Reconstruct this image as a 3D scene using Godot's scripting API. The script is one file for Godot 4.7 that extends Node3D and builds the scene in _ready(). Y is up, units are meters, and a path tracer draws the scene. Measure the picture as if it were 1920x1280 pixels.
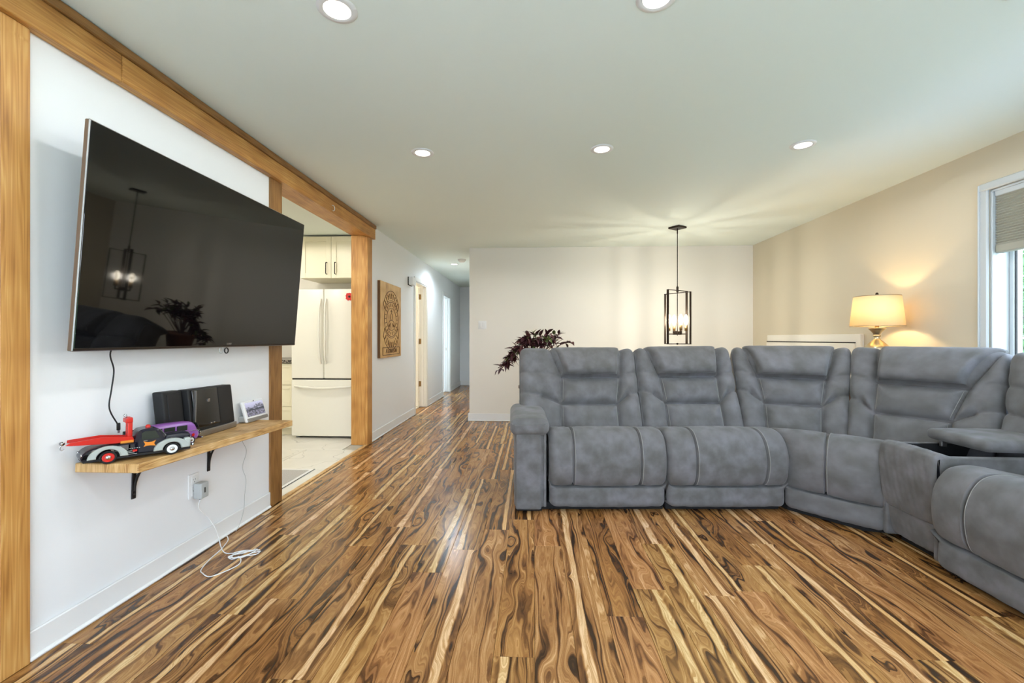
extends Node3D
# A living room with a grey sectional sofa. Metres, y up. The camera stands over the origin; the long axis of the room is -z.

const FOCAL := 825.0            # focal length in pixels of the 1920 x 1280 frame
const YAW := 0.04845            # the camera is turned a little to the left of the room's axis
const EYE := 1.165
const CEIL := 2.436
const LEFT := -1.82             # living-room face of the television wall
const RIGHT := 3.0
const BACK := -6.17

var M := {}
var taken := {}
var rng := RandomNumberGenerator.new()


func _ready() -> void:
	rng.seed = 7
	# camera
	var cam := Camera3D.new()
	cam.name = "camera"
	cam.projection = Camera3D.PROJECTION_FRUSTUM
	cam.near = 0.05
	cam.far = 200.0
	cam.size = 0.05 * 1280.0 / FOCAL
	cam.frustum_offset = Vector2(0, -6.0 / FOCAL * 0.05)
	cam.position = Vector3(0, EYE, 0)
	cam.rotation.y = YAW
	add_child(cam)
	cam.current = true
	# sky and exposure
	var sky_mat := ProceduralSkyMaterial.new()
	sky_mat.sky_top_color = Color(0.74, 0.84, 0.97)
	sky_mat.sky_horizon_color = Color(0.93, 0.96, 1.0)
	sky_mat.ground_bottom_color = Color(0.30, 0.33, 0.28)
	sky_mat.ground_horizon_color = Color(0.72, 0.78, 0.78)
	sky_mat.ground_energy_multiplier = 0.7
	var sky := Sky.new()
	sky.sky_material = sky_mat
	var env := Environment.new()
	env.background_mode = Environment.BG_SKY
	env.sky = sky
	env.background_energy_multiplier = SKY
	env.tonemap_mode = Environment.TONE_MAPPER_LINEAR
	env.tonemap_exposure = EXPOSURE
	env.sdfgi_enabled = true
	env.ssao_enabled = true
	env.ssil_enabled = true
	var we := WorldEnvironment.new()
	we.name = "world_environment"
	we.environment = env
	add_child(we)
	make_materials()
	build_shell()
	build_windows()
	build_timber()
	build_doors()
	build_lights()
	build_kitchen()
	build_sofa()
	build_television_wall()
	build_toys()
	build_hall_things()
	build_behind_sofa()
	build_outside()


const SKY := 11.5
const EXPOSURE := 1.21
const SPOT := 0.40               # a living-room downlight
const KITCHEN := 0.82
const ROOMS := 11.0
const WARM := Color(0.97, 0.985, 1.0)

# ---------------------------------------------------------------- naming

func numbered(called: String) -> String:
	taken[called] = taken.get(called, 0) + 1
	return called if taken[called] == 1 else "%s_%03d" % [called, taken[called] - 1]


func metas(o: Node, label: String, category := "", group := "", kind := "") -> Node:
	if label: o.set_meta("label", label)
	if category: o.set_meta("category", category)
	if group: o.set_meta("group", group)
	if kind: o.set_meta("kind", kind)
	return o


func thing(called: String, label: String, category: String, at := Vector3.ZERO, turn := 0.0, group := "") -> Node3D:
	var o := Node3D.new()
	o.name = numbered(called)
	add_child(o)
	o.position = at
	o.rotation.y = turn
	metas(o, label, category, group)
	return o


func pnode(called: String, parent: Node) -> Node3D:
	var o := Node3D.new()
	o.name = called
	parent.add_child(o, true)
	name_child(o, called, parent)
	return o


func name_child(o: Node, called: String, parent: Node) -> void:
	var key := "n_" + called
	var n: int = parent.get_meta(key, 0)
	parent.set_meta(key, n + 1)
	o.name = called if n == 0 else "%s_%03d" % [called, n]


func mesh_obj(called: String, mesh: Mesh, m: Material, parent: Node) -> MeshInstance3D:
	var o := MeshInstance3D.new()
	o.mesh = mesh
	o.material_override = m
	if parent == self:
		o.name = numbered(called)
		add_child(o, true)
	else:
		o.name = called
		parent.add_child(o, true)
		name_child(o, called, parent)
	return o


func obj(called: String, st: SurfaceTool, m: Material, parent: Node, label := "") -> MeshInstance3D:
	st.generate_normals()
	var o := mesh_obj(called, st.commit(), m, parent)
	if label: o.set_meta("label", label)
	return o


func struct(called: String, st: SurfaceTool, m: Material, label: String) -> MeshInstance3D:
	var o := obj(called, st, m, self)
	metas(o, label, "", "", "structure")
	return o


func struct_node(called: String, label: String) -> Node3D:
	var o := Node3D.new()
	o.name = numbered(called)
	add_child(o)
	metas(o, label, "", "", "structure")
	return o

# ---------------------------------------------------------------- shapes

func S() -> SurfaceTool:
	var st := SurfaceTool.new()
	st.begin(Mesh.PRIMITIVE_TRIANGLES)
	return st


func tri(st: SurfaceTool, a: Vector3, b: Vector3, c: Vector3, ua := Vector2.ZERO, ub := Vector2.ZERO, uc := Vector2.ZERO) -> void:
	st.set_uv(ua); st.add_vertex(a)
	st.set_uv(ub); st.add_vertex(b)
	st.set_uv(uc); st.add_vertex(c)


func tri_out(st: SurfaceTool, a: Vector3, b: Vector3, c: Vector3, mid: Vector3, ua := Vector2.ZERO, ub := Vector2.ZERO, uc := Vector2.ZERO) -> void:
	if (a - c).cross(a - b).dot((a + b + c) / 3.0 - mid) < 0.0:
		tri(st, a, c, b, ua, uc, ub)
	else:
		tri(st, a, b, c, ua, ub, uc)


func wuv(p: Vector3, n: int, along: int, off: Vector2) -> Vector2:
	# texture coordinates in metres: v runs along the grain
	if along < 0: along = 1 if n != 1 else 2
	if n == along: along = (n + 1) % 3
	var other := 3 - n - along
	return Vector2(p[other] + off.x + 0.37 * n, p[along] + off.y)


# A box with its edges cut off.
func cb(st: SurfaceTool, c: Vector3, size: Vector3, bevel := 0.003, along := -1, off := Vector2.ZERO) -> void:
	st.set_smooth_group(-1)
	var h := size / 2.0
	bevel = minf(bevel, minf(h.x, minf(h.y, h.z)) * 0.9)
	var P := func(a: int, s: Vector3) -> Vector3:
		var p := Vector3.ZERO
		for k in 3: p[k] = s[k] * (h[k] if k == a else h[k] - bevel)
		return c + p
	for a in 3:
		var b := (a + 1) % 3
		var d := (a + 2) % 3
		for sa in [-1.0, 1.0]:
			var q := []
			for k in [[-1.0, -1.0], [1.0, -1.0], [1.0, 1.0], [-1.0, 1.0]]:
				var s := Vector3.ZERO
				s[a] = sa; s[b] = k[0]; s[d] = k[1]
				q.append(P.call(a, s))
			var u := []
			for p in q: u.append(wuv(p, a, along, off))
			tri_out(st, q[0], q[1], q[2], c, u[0], u[1], u[2])
			tri_out(st, q[0], q[2], q[3], c, u[0], u[2], u[3])
			for sb in [-1.0, 1.0]:       # the edge between face a and face b
				var s0 := Vector3.ZERO
				s0[a] = sa; s0[b] = sb; s0[d] = -1.0
				var s1 := s0
				s1[d] = 1.0
				var e := [P.call(a, s0), P.call(a, s1), P.call(b, s1), P.call(b, s0)]
				var v := []
				for p in e: v.append(wuv(p, a, along, off))
				tri_out(st, e[0], e[1], e[2], c, v[0], v[1], v[2])
				tri_out(st, e[0], e[2], e[3], c, v[0], v[2], v[3])
	for i in 8:
		var s := Vector3(1 if i & 1 else -1, 1 if i & 2 else -1, 1 if i & 4 else -1)
		tri_out(st, P.call(0, s), P.call(1, s), P.call(2, s), c)


# The same between two corners.
func bb(st: SurfaceTool, x0: float, x1: float, y0: float, y1: float, z0: float, z1: float, bevel := 0.003, along := -1, off := Vector2.ZERO) -> void:
	cb(st, Vector3(x0 + x1, y0 + y1, z0 + z1) / 2.0, Vector3(absf(x1 - x0), absf(y1 - y0), absf(z1 - z0)), bevel, along, off)


# A box with round edges; puff swells its faces outwards.
func rb(st: SurfaceTool, c: Vector3, size: Vector3, r: float, n := 4, puff := Vector3.ZERO, m := 1, shear: Variant = null) -> void:
	st.set_smooth_group(0)
	var h := size / 2.0
	r = minf(r, minf(h.x, minf(h.y, h.z)) * 0.98)
	var par := []
	for k in 3:
		var t := PackedFloat32Array()
		for i in n + 1: t.append(-(h[k] - r) - r * tan(PI / 4.0 * (1.0 - float(i) / n)))
		for i in range(1, m): t.append(lerpf(-(h[k] - r), h[k] - r, float(i) / m))
		for i in n + 1: t.append((h[k] - r) + r * tan(PI / 4.0 * float(i) / n))
		par.append(t)
	for a in 3:
		var b := (a + 1) % 3
		var d := (a + 2) % 3
		for sa in [-1.0, 1.0]:
			var rows := []
			for tb in par[b]:
				var row := PackedVector3Array()
				for td in par[d]:
					var p := Vector3.ZERO
					p[a] = sa * h[a]; p[b] = tb; p[d] = td
					var q := p.clamp(-(h - Vector3.ONE * r), h - Vector3.ONE * r)
					var o := q + (p - q).normalized() * r
					o[a] += sa * puff[a] * (1.0 - pow(absf(tb) / h[b], 2.0)) * (1.0 - pow(absf(td) / h[d], 2.0))
					row.append(c + o if shear == null else shear.call(c + o))
				rows.append(row)
			grid(st, rows, sa < 0.0)


func grid(st: SurfaceTool, rows: Array, flip := false) -> void:
	for j in rows.size() - 1:
		var r0: PackedVector3Array = rows[j]
		var r1: PackedVector3Array = rows[j + 1]
		for i in r0.size() - 1:
			var a := r0[i]; var b := r0[i + 1]; var c := r1[i + 1]; var d := r1[i]
			if flip:
				var t := b; b = d; d = t
			if not (a.is_equal_approx(b) or b.is_equal_approx(c) or a.is_equal_approx(c)): tri(st, a, b, c, Vector2(a.x, a.y), Vector2(b.x, b.y), Vector2(c.x, c.y))
			if not (a.is_equal_approx(c) or c.is_equal_approx(d) or a.is_equal_approx(d)): tri(st, a, c, d, Vector2(a.x, a.y), Vector2(c.x, c.y), Vector2(d.x, d.y))


func tube(st: SurfaceTool, pts: PackedVector3Array, r: float, sides := 8, r_end := -1.0) -> void:
	st.set_smooth_group(0)
	var rows := []
	var side := Vector3.ZERO
	for i in pts.size():
		var dir := (pts[mini(i + 1, pts.size() - 1)] - pts[maxi(i - 1, 0)]).normalized()
		if side == Vector3.ZERO: side = dir.cross(Vector3.UP if absf(dir.y) < 0.9 else Vector3.RIGHT)
		side = (side - dir * side.dot(dir)).normalized()
		var up := dir.cross(side)
		var rr := r if r_end < 0.0 else lerpf(r, r_end, float(i) / (pts.size() - 1))
		var row := PackedVector3Array()
		for k in sides + 1:
			var w := TAU * k / sides
			row.append(pts[i] + (side * cos(w) + up * sin(w)) * rr)
		rows.append(row)
	grid(st, rows)
	for e in [0, rows.size() - 1]:
		st.set_smooth_group(-1)
		var row: PackedVector3Array = rows[e]
		for k in sides: tri_out(st, pts[e], row[k], row[k + 1], pts[1] if e == 0 else pts[rows.size() - 2])
	st.set_smooth_group(0)


func smooth_path(pts: Array, n := 8) -> PackedVector3Array:
	var out := PackedVector3Array()
	for i in pts.size() - 1:
		var a: Vector3 = pts[maxi(i - 1, 0)]
		var d: Vector3 = pts[mini(i + 2, pts.size() - 1)]
		for k in n: out.append(pts[i].cubic_interpolate(pts[i + 1], a, d, float(k) / n))
	out.append(pts[-1])
	return out


func smooth2(pts: Array, n := 6) -> PackedVector2Array:
	var out := PackedVector2Array()
	for i in pts.size() - 1:
		var a: Vector2 = pts[maxi(i - 1, 0)]
		var d: Vector2 = pts[mini(i + 2, pts.size() - 1)]
		for k in n: out.append(pts[i].cubic_interpolate(pts[i + 1], a, d, float(k) / n))
	out.append(pts[-1])
	return out


func lathe(st: SurfaceTool, prof: PackedVector2Array, at: Vector3, seg := 32, flat := false) -> void:
	st.set_smooth_group(-1 if flat else 0)
	var rows := []
	for p in prof:
		var row := PackedVector3Array()
		for k in seg + 1: row.append(at + Vector3(cos(TAU * k / seg) * p.x, p.y, sin(TAU * k / seg) * p.x))
		rows.append(row)
	grid(st, rows, true)
	st.set_smooth_group(0)


# A disc or drum with its axis along z, placed by xf.
func drum(st: SurfaceTool, prof: Array, xf: Transform3D, seg := 28) -> void:
	st.set_smooth_group(0)
	var rows := []
	for p in prof:
		var row := PackedVector3Array()
		for k in seg + 1: row.append(xf * Vector3(cos(TAU * k / seg) * p.x, sin(TAU * k / seg) * p.x, p.y))
		rows.append(row)
	grid(st, rows)


# A flat outline given depth, from z0 (back) to z1 (front), with its front edge cut off.
func extrude(st: SurfaceTool, poly: PackedVector2Array, z0: float, z1: float, bevel := 0.0, xf := Transform3D()) -> void:
	st.set_smooth_group(-1)
	var n := poly.size()
	var area := 0.0
	for i in n: area += poly[i].cross(poly[(i + 1) % n])
	if area < 0.0: poly.reverse()
	var inner := PackedVector2Array()
	for i in n:
		var a := (poly[i] - poly[(i + n - 1) % n]).normalized()
		var b := (poly[(i + 1) % n] - poly[i]).normalized()
		var na := Vector2(-a.y, a.x)
		var nb := Vector2(-b.y, b.x)
		var m := (na + nb).normalized()
		inner.append(poly[i] + m * bevel / maxf(0.5, m.dot(na)))
	var ring := func(p: PackedVector2Array, z: float) -> PackedVector3Array:
		var o := PackedVector3Array()
		for q in p: o.append(xf * Vector3(q.x, q.y, z))
		o.append(o[0])
		return o
	var rows := [ring.call(inner, z0), ring.call(poly, z0 + bevel), ring.call(poly, z1 - bevel), ring.call(inner, z1)]
	grid(st, rows)
	var idx := Geometry2D.triangulate_polygon(inner)
	var f: PackedVector3Array = rows[3]
	var g: PackedVector3Array = rows[0]
	var out := (xf.basis * Vector3(0, 0, 1)) * 1000.0
	for i in range(0, idx.size(), 3):
		tri_out(st, f[idx[i]], f[idx[i + 1]], f[idx[i + 2]], f[idx[i]] - out)
		tri_out(st, g[idx[i]], g[idx[i + 1]], g[idx[i + 2]], g[idx[i]] + out)
	st.set_smooth_group(0)


func words(called: String, s: String, height: float, depth: float, m: Material, parent: Node, at: Vector3, basis := Basis.IDENTITY, bold := true) -> MeshInstance3D:
	var t := TextMesh.new()
	t.text = s
	var f := SystemFont.new()
	f.font_names = PackedStringArray(["Droid Sans"])
	f.font_weight = 700 if bold else 400
	t.font = f
	t.font_size = 32
	t.pixel_size = height / 23.0
	t.depth = depth
	t.curve_step = 2.0
	var o := mesh_obj(called, t, m, parent)
	o.transform = Transform3D(basis, at)
	return o

# ---------------------------------------------------------------- materials

func mat(c: Color, rough := 0.6, metal := 0.0, spec := 0.5) -> StandardMaterial3D:
	var m := StandardMaterial3D.new()
	m.albedo_color = c
	m.roughness = rough
	m.metallic = metal
	m.metallic_specular = spec
	return m


func rgb8(r: int, g: int, b: int) -> Color:
	return Color(r / 255.0, g / 255.0, b / 255.0)


func glow(c: Color, e: float) -> StandardMaterial3D:
	var m := mat(Color(0.9, 0.9, 0.88), 0.5)
	m.emission_enabled = true
	m.emission = c
	m.emission_energy_multiplier = e
	return m


func noise_bytes(seed_: int, freq: float, w: int, h: int, W: int, H: int, oct := 3) -> PackedByteArray:
	var f := FastNoiseLite.new()
	f.seed = seed_
	f.noise_type = FastNoiseLite.TYPE_SIMPLEX_SMOOTH
	f.frequency = freq
	f.fractal_octaves = oct
	var im := f.get_image(w, h, false, false, true)
	im.convert(Image.FORMAT_L8)
	if w != W or h != H: im.resize(W, H, Image.INTERPOLATE_CUBIC)
	return im.get_data()


func ramp(stops: Array) -> PackedByteArray:
	var out := PackedByteArray()
	for i in 256:
		var t := i / 255.0
		var c: Color = stops[0][1]
		for k in stops.size() - 1:
			if t >= stops[k][0]:
				c = stops[k][1].lerp(stops[k + 1][1], clampf((t - stops[k][0]) / (stops[k + 1][0] - stops[k][0]), 0, 1))
		out.append(int(c.r * 255)); out.append(int(c.g * 255)); out.append(int(c.b * 255))
	return out


const PLANKS := 12              # plank faces side by side in the picture of the floor wood

func plank_picture() -> Image:
	var W := PLANKS * 128
	var H := 1024
	var A := noise_bytes(3, 0.011, W, H / 10, W, H, 2)     # long waves that bend the grain
	var B := noise_bytes(11, 0.034, W, H / 32, W, H, 2)    # dark and light bands
	var C := noise_bytes(23, 0.20, W, H / 32, W, H, 2)     # pores and fine streaks
	var D := noise_bytes(31, 0.03, W, H / 5, W, H, 2)      # ripples
	var lut := ramp([[0.0, rgb8(56, 37, 22)], [0.2, rgb8(92, 61, 34)], [0.42, rgb8(130, 90, 50)], [0.62, rgb8(166, 121, 71)], [0.82, rgb8(194, 150, 96)], [1.0, rgb8(236, 204, 158)]])
	var r := RandomNumberGenerator.new()
	r.seed = 5
	var out := PackedByteArray()
	out.resize(W * H * 3)
	for k in PLANKS:
		var s := Vector2(r.randf_range(0.1, 0.9), r.randf_range(0.09, 0.15)) if k % 2 == 0 or k == 5 else Vector2(9, 0.01)
		var kn := []
		for j in 1 + k % 3: kn.append(Vector3(r.randf_range(0.2, 0.8), r.randf_range(0.06, 0.94), r.randf_range(0.6, 1.4)))
		var base := r.randf_range(-0.12, 0.06)
		var rings := r.randf_range(3.0, 5.5)
		var ph0 := r.randf()
		var tint := Color(r.randf_range(0.98, 1.03), r.randf_range(0.955, 0.99), r.randf_range(0.90, 1.0))
		for y in H:
			var v := y / float(H)
			var at := y * W + k * 128
			for lx in 128:
				var i := at + lx
				var u := lx / 128.0
				var n1 := A[i] / 255.0 - 0.5
				var n4 := D[i] / 255.0 - 0.5
				var knot := 0.0
				for q: Vector3 in kn:
					var dx := (u - q.x) / (0.24 * q.z)
					var dy := (v - q.y) / (0.06 * q.z)
					var d2 := dx * dx + dy * dy
					if d2 < 5.0: knot += exp(-d2)
				var bent := u + n1 * 0.62 + n4 * 0.10 + knot * 0.30
				var j := at + (int(bent * 128.0) & 127)
				var band := B[j] / 255.0
				var pore := C[j] / 255.0 - 0.5
				var ph := bent * rings + ph0
				var wave := absf(ph - floorf(ph) - 0.5) * 2.0
				var t := 0.60 + base + (band - 0.5) * 0.52 - smoothstep(0.54, 0.82, 1.0 - band) * 0.36 + pore * 0.40 - knot * 0.08
				t -= 0.15 * (1.0 - smoothstep(0.0, 0.30, wave)) * (0.4 + n4 * 1.6)
				var d := absf(u - s.x + n1 * 0.14 + n4 * 0.05) / s.y
				if d < 2.2:
					var lift := 1.0 - smoothstep(0.62, 1.05, d)
					t = lerpf(t - 0.26 * (1.0 - smoothstep(1.0, 2.2, d)), 0.92 + pore * 0.34, lift)
				var o := int(clampf(t, 0.0, 1.0) * 255.0) * 3
				out[i * 3] = mini(255, int(lut[o] * tint.r))
				out[i * 3 + 1] = mini(255, int(lut[o + 1] * tint.g))
				out[i * 3 + 2] = mini(255, int(lut[o + 2] * tint.b))
	return Image.create_from_data(W, H, false, Image.FORMAT_RGB8, out)


# Straight-grained wood; v runs along the grain, one picture to `span` metres.
func wood_picture(seed_: int, stops: Array, W := 256, H := 512) -> Image:
	var A := noise_bytes(seed_, 0.012, W, H / 8, W, H, 2)
	var B := noise_bytes(seed_ + 5, 0.10, W, H / 32, W, H, 3)
	var C := noise_bytes(seed_ + 9, 0.006, W, H, W, H, 2)
	var lut := ramp(stops)
	var out := PackedByteArray()
	out.resize(W * H * 3)
	for k in W * H:
		var x := k % W
		var y := k / W
		y = y * 2 if y < H / 2 else (H - 1 - y) * 2     # there and back, so that the picture repeats without a seam
		x = x * 2 if x < W / 2 else (W - 1 - x) * 2
		var i := y * W + x
		var ph := x / float(W) * 5.0 + (A[i] / 255.0 - 0.5) * 5.0
		var wave := absf(ph - floorf(ph) - 0.5) * 2.0
		var t := 0.5 + (wave - 0.5) * 0.35 + (B[i] / 255.0 - 0.5) * 0.45 + (C[i] / 255.0 - 0.5) * 0.6
		var o := int(clampf(t, 0.0, 1.0) * 255.0) * 3
		out[k * 3] = lut[o]; out[k * 3 + 1] = lut[o + 1]; out[k * 3 + 2] = lut[o + 2]
	return Image.create_from_data(W, H, false, Image.FORMAT_RGB8, out)


func with_picture(im: Image, rough: float, scale := Vector3.ONE, spec := 0.5) -> StandardMaterial3D:
	im.generate_mipmaps()
	var m := mat(Color.WHITE, rough, 0.0, spec)
	m.albedo_texture = ImageTexture.create_from_image(im)
	m.uv1_scale = scale
	return m


func tone_picture(seed_: int, freq: float, side: int, a: Color, b: Color, oct := 4, lo := 0.25, hi := 0.75) -> Image:
	var f := FastNoiseLite.new()
	f.seed = seed_
	f.frequency = freq
	f.fractal_octaves = oct
	var src := f.get_seamless_image(side, side)
	src.convert(Image.FORMAT_L8)
	var d := src.get_data()
	var lut := ramp([[0.0, a], [lo, a], [hi, b], [1.0, b]])
	var out := PackedByteArray()
	out.resize(side * side * 3)
	for i in side * side:
		var o := d[i] * 3
		out[i * 3] = lut[o]; out[i * 3 + 1] = lut[o + 1]; out[i * 3 + 2] = lut[o + 2]
	return Image.create_from_data(side, side, false, Image.FORMAT_RGB8, out)


func bump_picture(seed_: int, freq: float, side: int, oct := 3) -> ImageTexture:
	var f := FastNoiseLite.new()
	f.seed = seed_
	f.frequency = freq
	f.fractal_octaves = oct
	var src := f.get_seamless_image(side, side)
	src.convert(Image.FORMAT_L8)
	return ImageTexture.create_from_image(src)


func marble_picture() -> Image:
	var side := 512
	var A := noise_bytes(41, 0.006, side, side, side, side, 4)
	var B := noise_bytes(47, 0.012, side, side, side, side, 3)
	var out := PackedByteArray()
	out.resize(side * side * 3)
	for i in side * side:
		var vein := absf(A[i] / 255.0 - 0.5 + (B[i] / 255.0 - 0.5) * 0.25)
		var t := 1.0 - 0.20 * (1.0 - smoothstep(0.0, 0.012, vein)) - 0.04 * (B[i] / 255.0)
		out[i * 3] = int(238 * t); out[i * 3 + 1] = int(234 * t); out[i * 3 + 2] = int(224 * t)
	return Image.create_from_data(side, side, false, Image.FORMAT_RGB8, out)


func make_materials() -> void:
	M.wall = mat(rgb8(240, 241, 241), 0.55, 0.0, 0.35)
	M.wall_right = mat(rgb8(214, 204, 182), 0.6, 0.0, 0.3)
	M.wall_warm = mat(rgb8(238, 233, 222), 0.6, 0.0, 0.3)
	M.rug = mat(rgb8(236, 234, 226), 0.95)
	M.ceiling = mat(rgb8(238, 246, 237), 0.85, 0.0, 0.2)
	M.trim = mat(rgb8(238, 238, 236), 0.4)
	M.casing = mat(rgb8(236, 234, 228), 0.4)
	M.plank = with_picture(plank_picture(), 0.23, Vector3.ONE, 0.45)
	M.subfloor = mat(rgb8(150, 112, 70), 0.5)
	M.timber = with_picture(wood_picture(61, [[0.0, rgb8(150, 100, 46)], [0.35, rgb8(186, 130, 64)], [0.7, rgb8(206, 152, 82)], [1.0, rgb8(222, 176, 108)]]), 0.45, Vector3(2.2, 0.45, 1))
	M.timber_dark = with_picture(wood_picture(71, [[0.0, rgb8(104, 68, 32)], [0.4, rgb8(140, 98, 50)], [1.0, rgb8(172, 126, 72)]]), 0.5, Vector3(3.2, 0.6, 1))
	M.shelf = with_picture(wood_picture(83, [[0.0, rgb8(150, 104, 56)], [0.35, rgb8(204, 160, 100)], [0.7, rgb8(226, 188, 132)], [1.0, rgb8(238, 208, 160)]]), 0.5, Vector3(4.0, 1.0, 1))
	M.plaque = with_picture(wood_picture(91, [[0.0, rgb8(170, 120, 60)], [0.4, rgb8(206, 160, 92)], [1.0, rgb8(228, 190, 124)]]), 0.5, Vector3(1.2, 0.9, 1))
	M.burnt = mat(rgb8(98, 66, 32), 0.7)
	var fab := with_picture(tone_picture(101, 0.010, 512, rgb8(90, 89, 85), rgb8(121, 119, 122), 5, 0.12, 0.88), 0.72, Vector3.ONE, 0.3)
	fab.uv1_triplanar = true
	fab.uv1_scale = Vector3(1.3, 1.3, 1.3)
	fab.rim_enabled = true
	fab.rim = 0.35
	fab.rim_tint = 0.5
	M.suede = fab
	M.stitch = mat(rgb8(150, 148, 142), 0.7)
	M.black = mat(rgb8(22, 22, 23), 0.6)
	M.black_cloth = mat(rgb8(26, 26, 27), 0.9)
	M.iron = mat(rgb8(34, 30, 28), 0.5, 0.3)
	M.bronze = mat(rgb8(52, 42, 34), 0.42, 0.7)
	M.brass = mat(rgb8(150, 122, 82), 0.4, 0.9)
	M.chrome = mat(rgb8(205, 205, 208), 0.15, 1.0)
	M.steel = mat(rgb8(150, 148, 146), 0.35, 0.9)
	M.screen = mat(rgb8(6, 6, 7), 0.03, 0.0, 0.5)
	M.gloss_black = mat(rgb8(9, 9, 10), 0.08)
	M.mesh_black = mat(rgb8(30, 28, 27), 0.75)
	M.white_plastic = mat(rgb8(236, 236, 234), 0.35)
	M.grey_plastic = mat(rgb8(186, 190, 188), 0.45)
	M.cable_white = mat(rgb8(240, 240, 238), 0.5)
	M.cable_black = mat(rgb8(20, 20, 20), 0.5)
	M.fridge = mat(rgb8(236, 232, 218), 0.22)
	M.cabinet = mat(rgb8(236, 228, 200), 0.38)
	M.dark_gap = mat(rgb8(40, 36, 30), 0.8)
	M.counter = with_picture(tone_picture(131, 0.08, 128, rgb8(50, 46, 42), rgb8(160, 150, 136), 3), 0.25)
	M.counter.uv1_triplanar = true
	M.counter.uv1_scale = Vector3(4, 4, 4)
	M.marble = with_picture(marble_picture(), 0.18, Vector3(0.4, 0.4, 1))
	M.grout = mat(rgb8(186, 182, 170), 0.9)
	M.weave = with_picture(tone_picture(151, 0.16, 128, rgb8(158, 154, 150), rgb8(206, 202, 196), 2, 0.35, 0.6), 0.95)
	M.weave.uv1_triplanar = true
	M.weave.uv1_scale = Vector3(7, 7, 7)
	M.red = mat(rgb8(206, 34, 22), 0.28)
	M.navy = mat(rgb8(24, 24, 38), 0.22)
	M.toy_grey = mat(rgb8(176, 182, 176), 0.3)
	M.purple = mat(rgb8(146, 92, 168), 0.25)
	M.orange = mat(rgb8(226, 136, 34), 0.4)
	M.pane_dark = mat(rgb8(46, 52, 44), 0.1)
	M.rubber = mat(rgb8(18, 18, 18), 0.8)
	M.blind = mat(rgb8(168, 166, 152), 0.85)
	M.blind.backlight_enabled = true
	M.blind.backlight = Color(0.16, 0.16, 0.14)
	M.frame_grey = mat(rgb8(200, 206, 208), 0.35)
	var glass := mat(Color(0.95, 1.0, 0.98, 0.06), 0.02)
	glass.transparency = BaseMaterial3D.TRANSPARENCY_ALPHA
	M.glass = glass
	M.lamp_on = glow(Color(1.0, 0.97, 0.90), 3.0)
	M.shade = mat(rgb8(246, 236, 212), 0.9)
	M.shade.backlight_enabled = true
	M.shade.backlight = Color(0.95, 0.88, 0.70)
	M.champagne = mat(rgb8(190, 176, 148), 0.28, 0.85)
	M.leaf_wine = mat(rgb8(66, 30, 36), 0.45)
	M.leaf_brown = mat(rgb8(92, 48, 50), 0.45)
	M.leaf_green = mat(rgb8(92, 104, 56), 0.5)
	M.stem = mat(rgb8(88, 50, 44), 0.6)
	M.lawn = mat(rgb8(96, 128, 62), 0.95)
	M.tree = mat(rgb8(84, 140, 66), 0.8)
	M.tree.backlight_enabled = true
	M.tree.backlight = Color(0.3, 0.5, 0.15)
	M.paving = mat(rgb8(214, 212, 206), 0.9)
	M.bark = mat(rgb8(92, 76, 60), 0.9)
	M.table = with_picture(wood_picture(97, [[0.0, rgb8(60, 38, 24)], [0.5, rgb8(92, 60, 38)], [1.0, rgb8(120, 84, 56)]]), 0.4, Vector3(3, 1, 1))
	M.clay = mat(rgb8(150, 96, 66), 0.8)
	M.soil = mat(rgb8(48, 38, 30), 0.95)

# ---------------------------------------------------------------- the shell of the house

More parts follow.
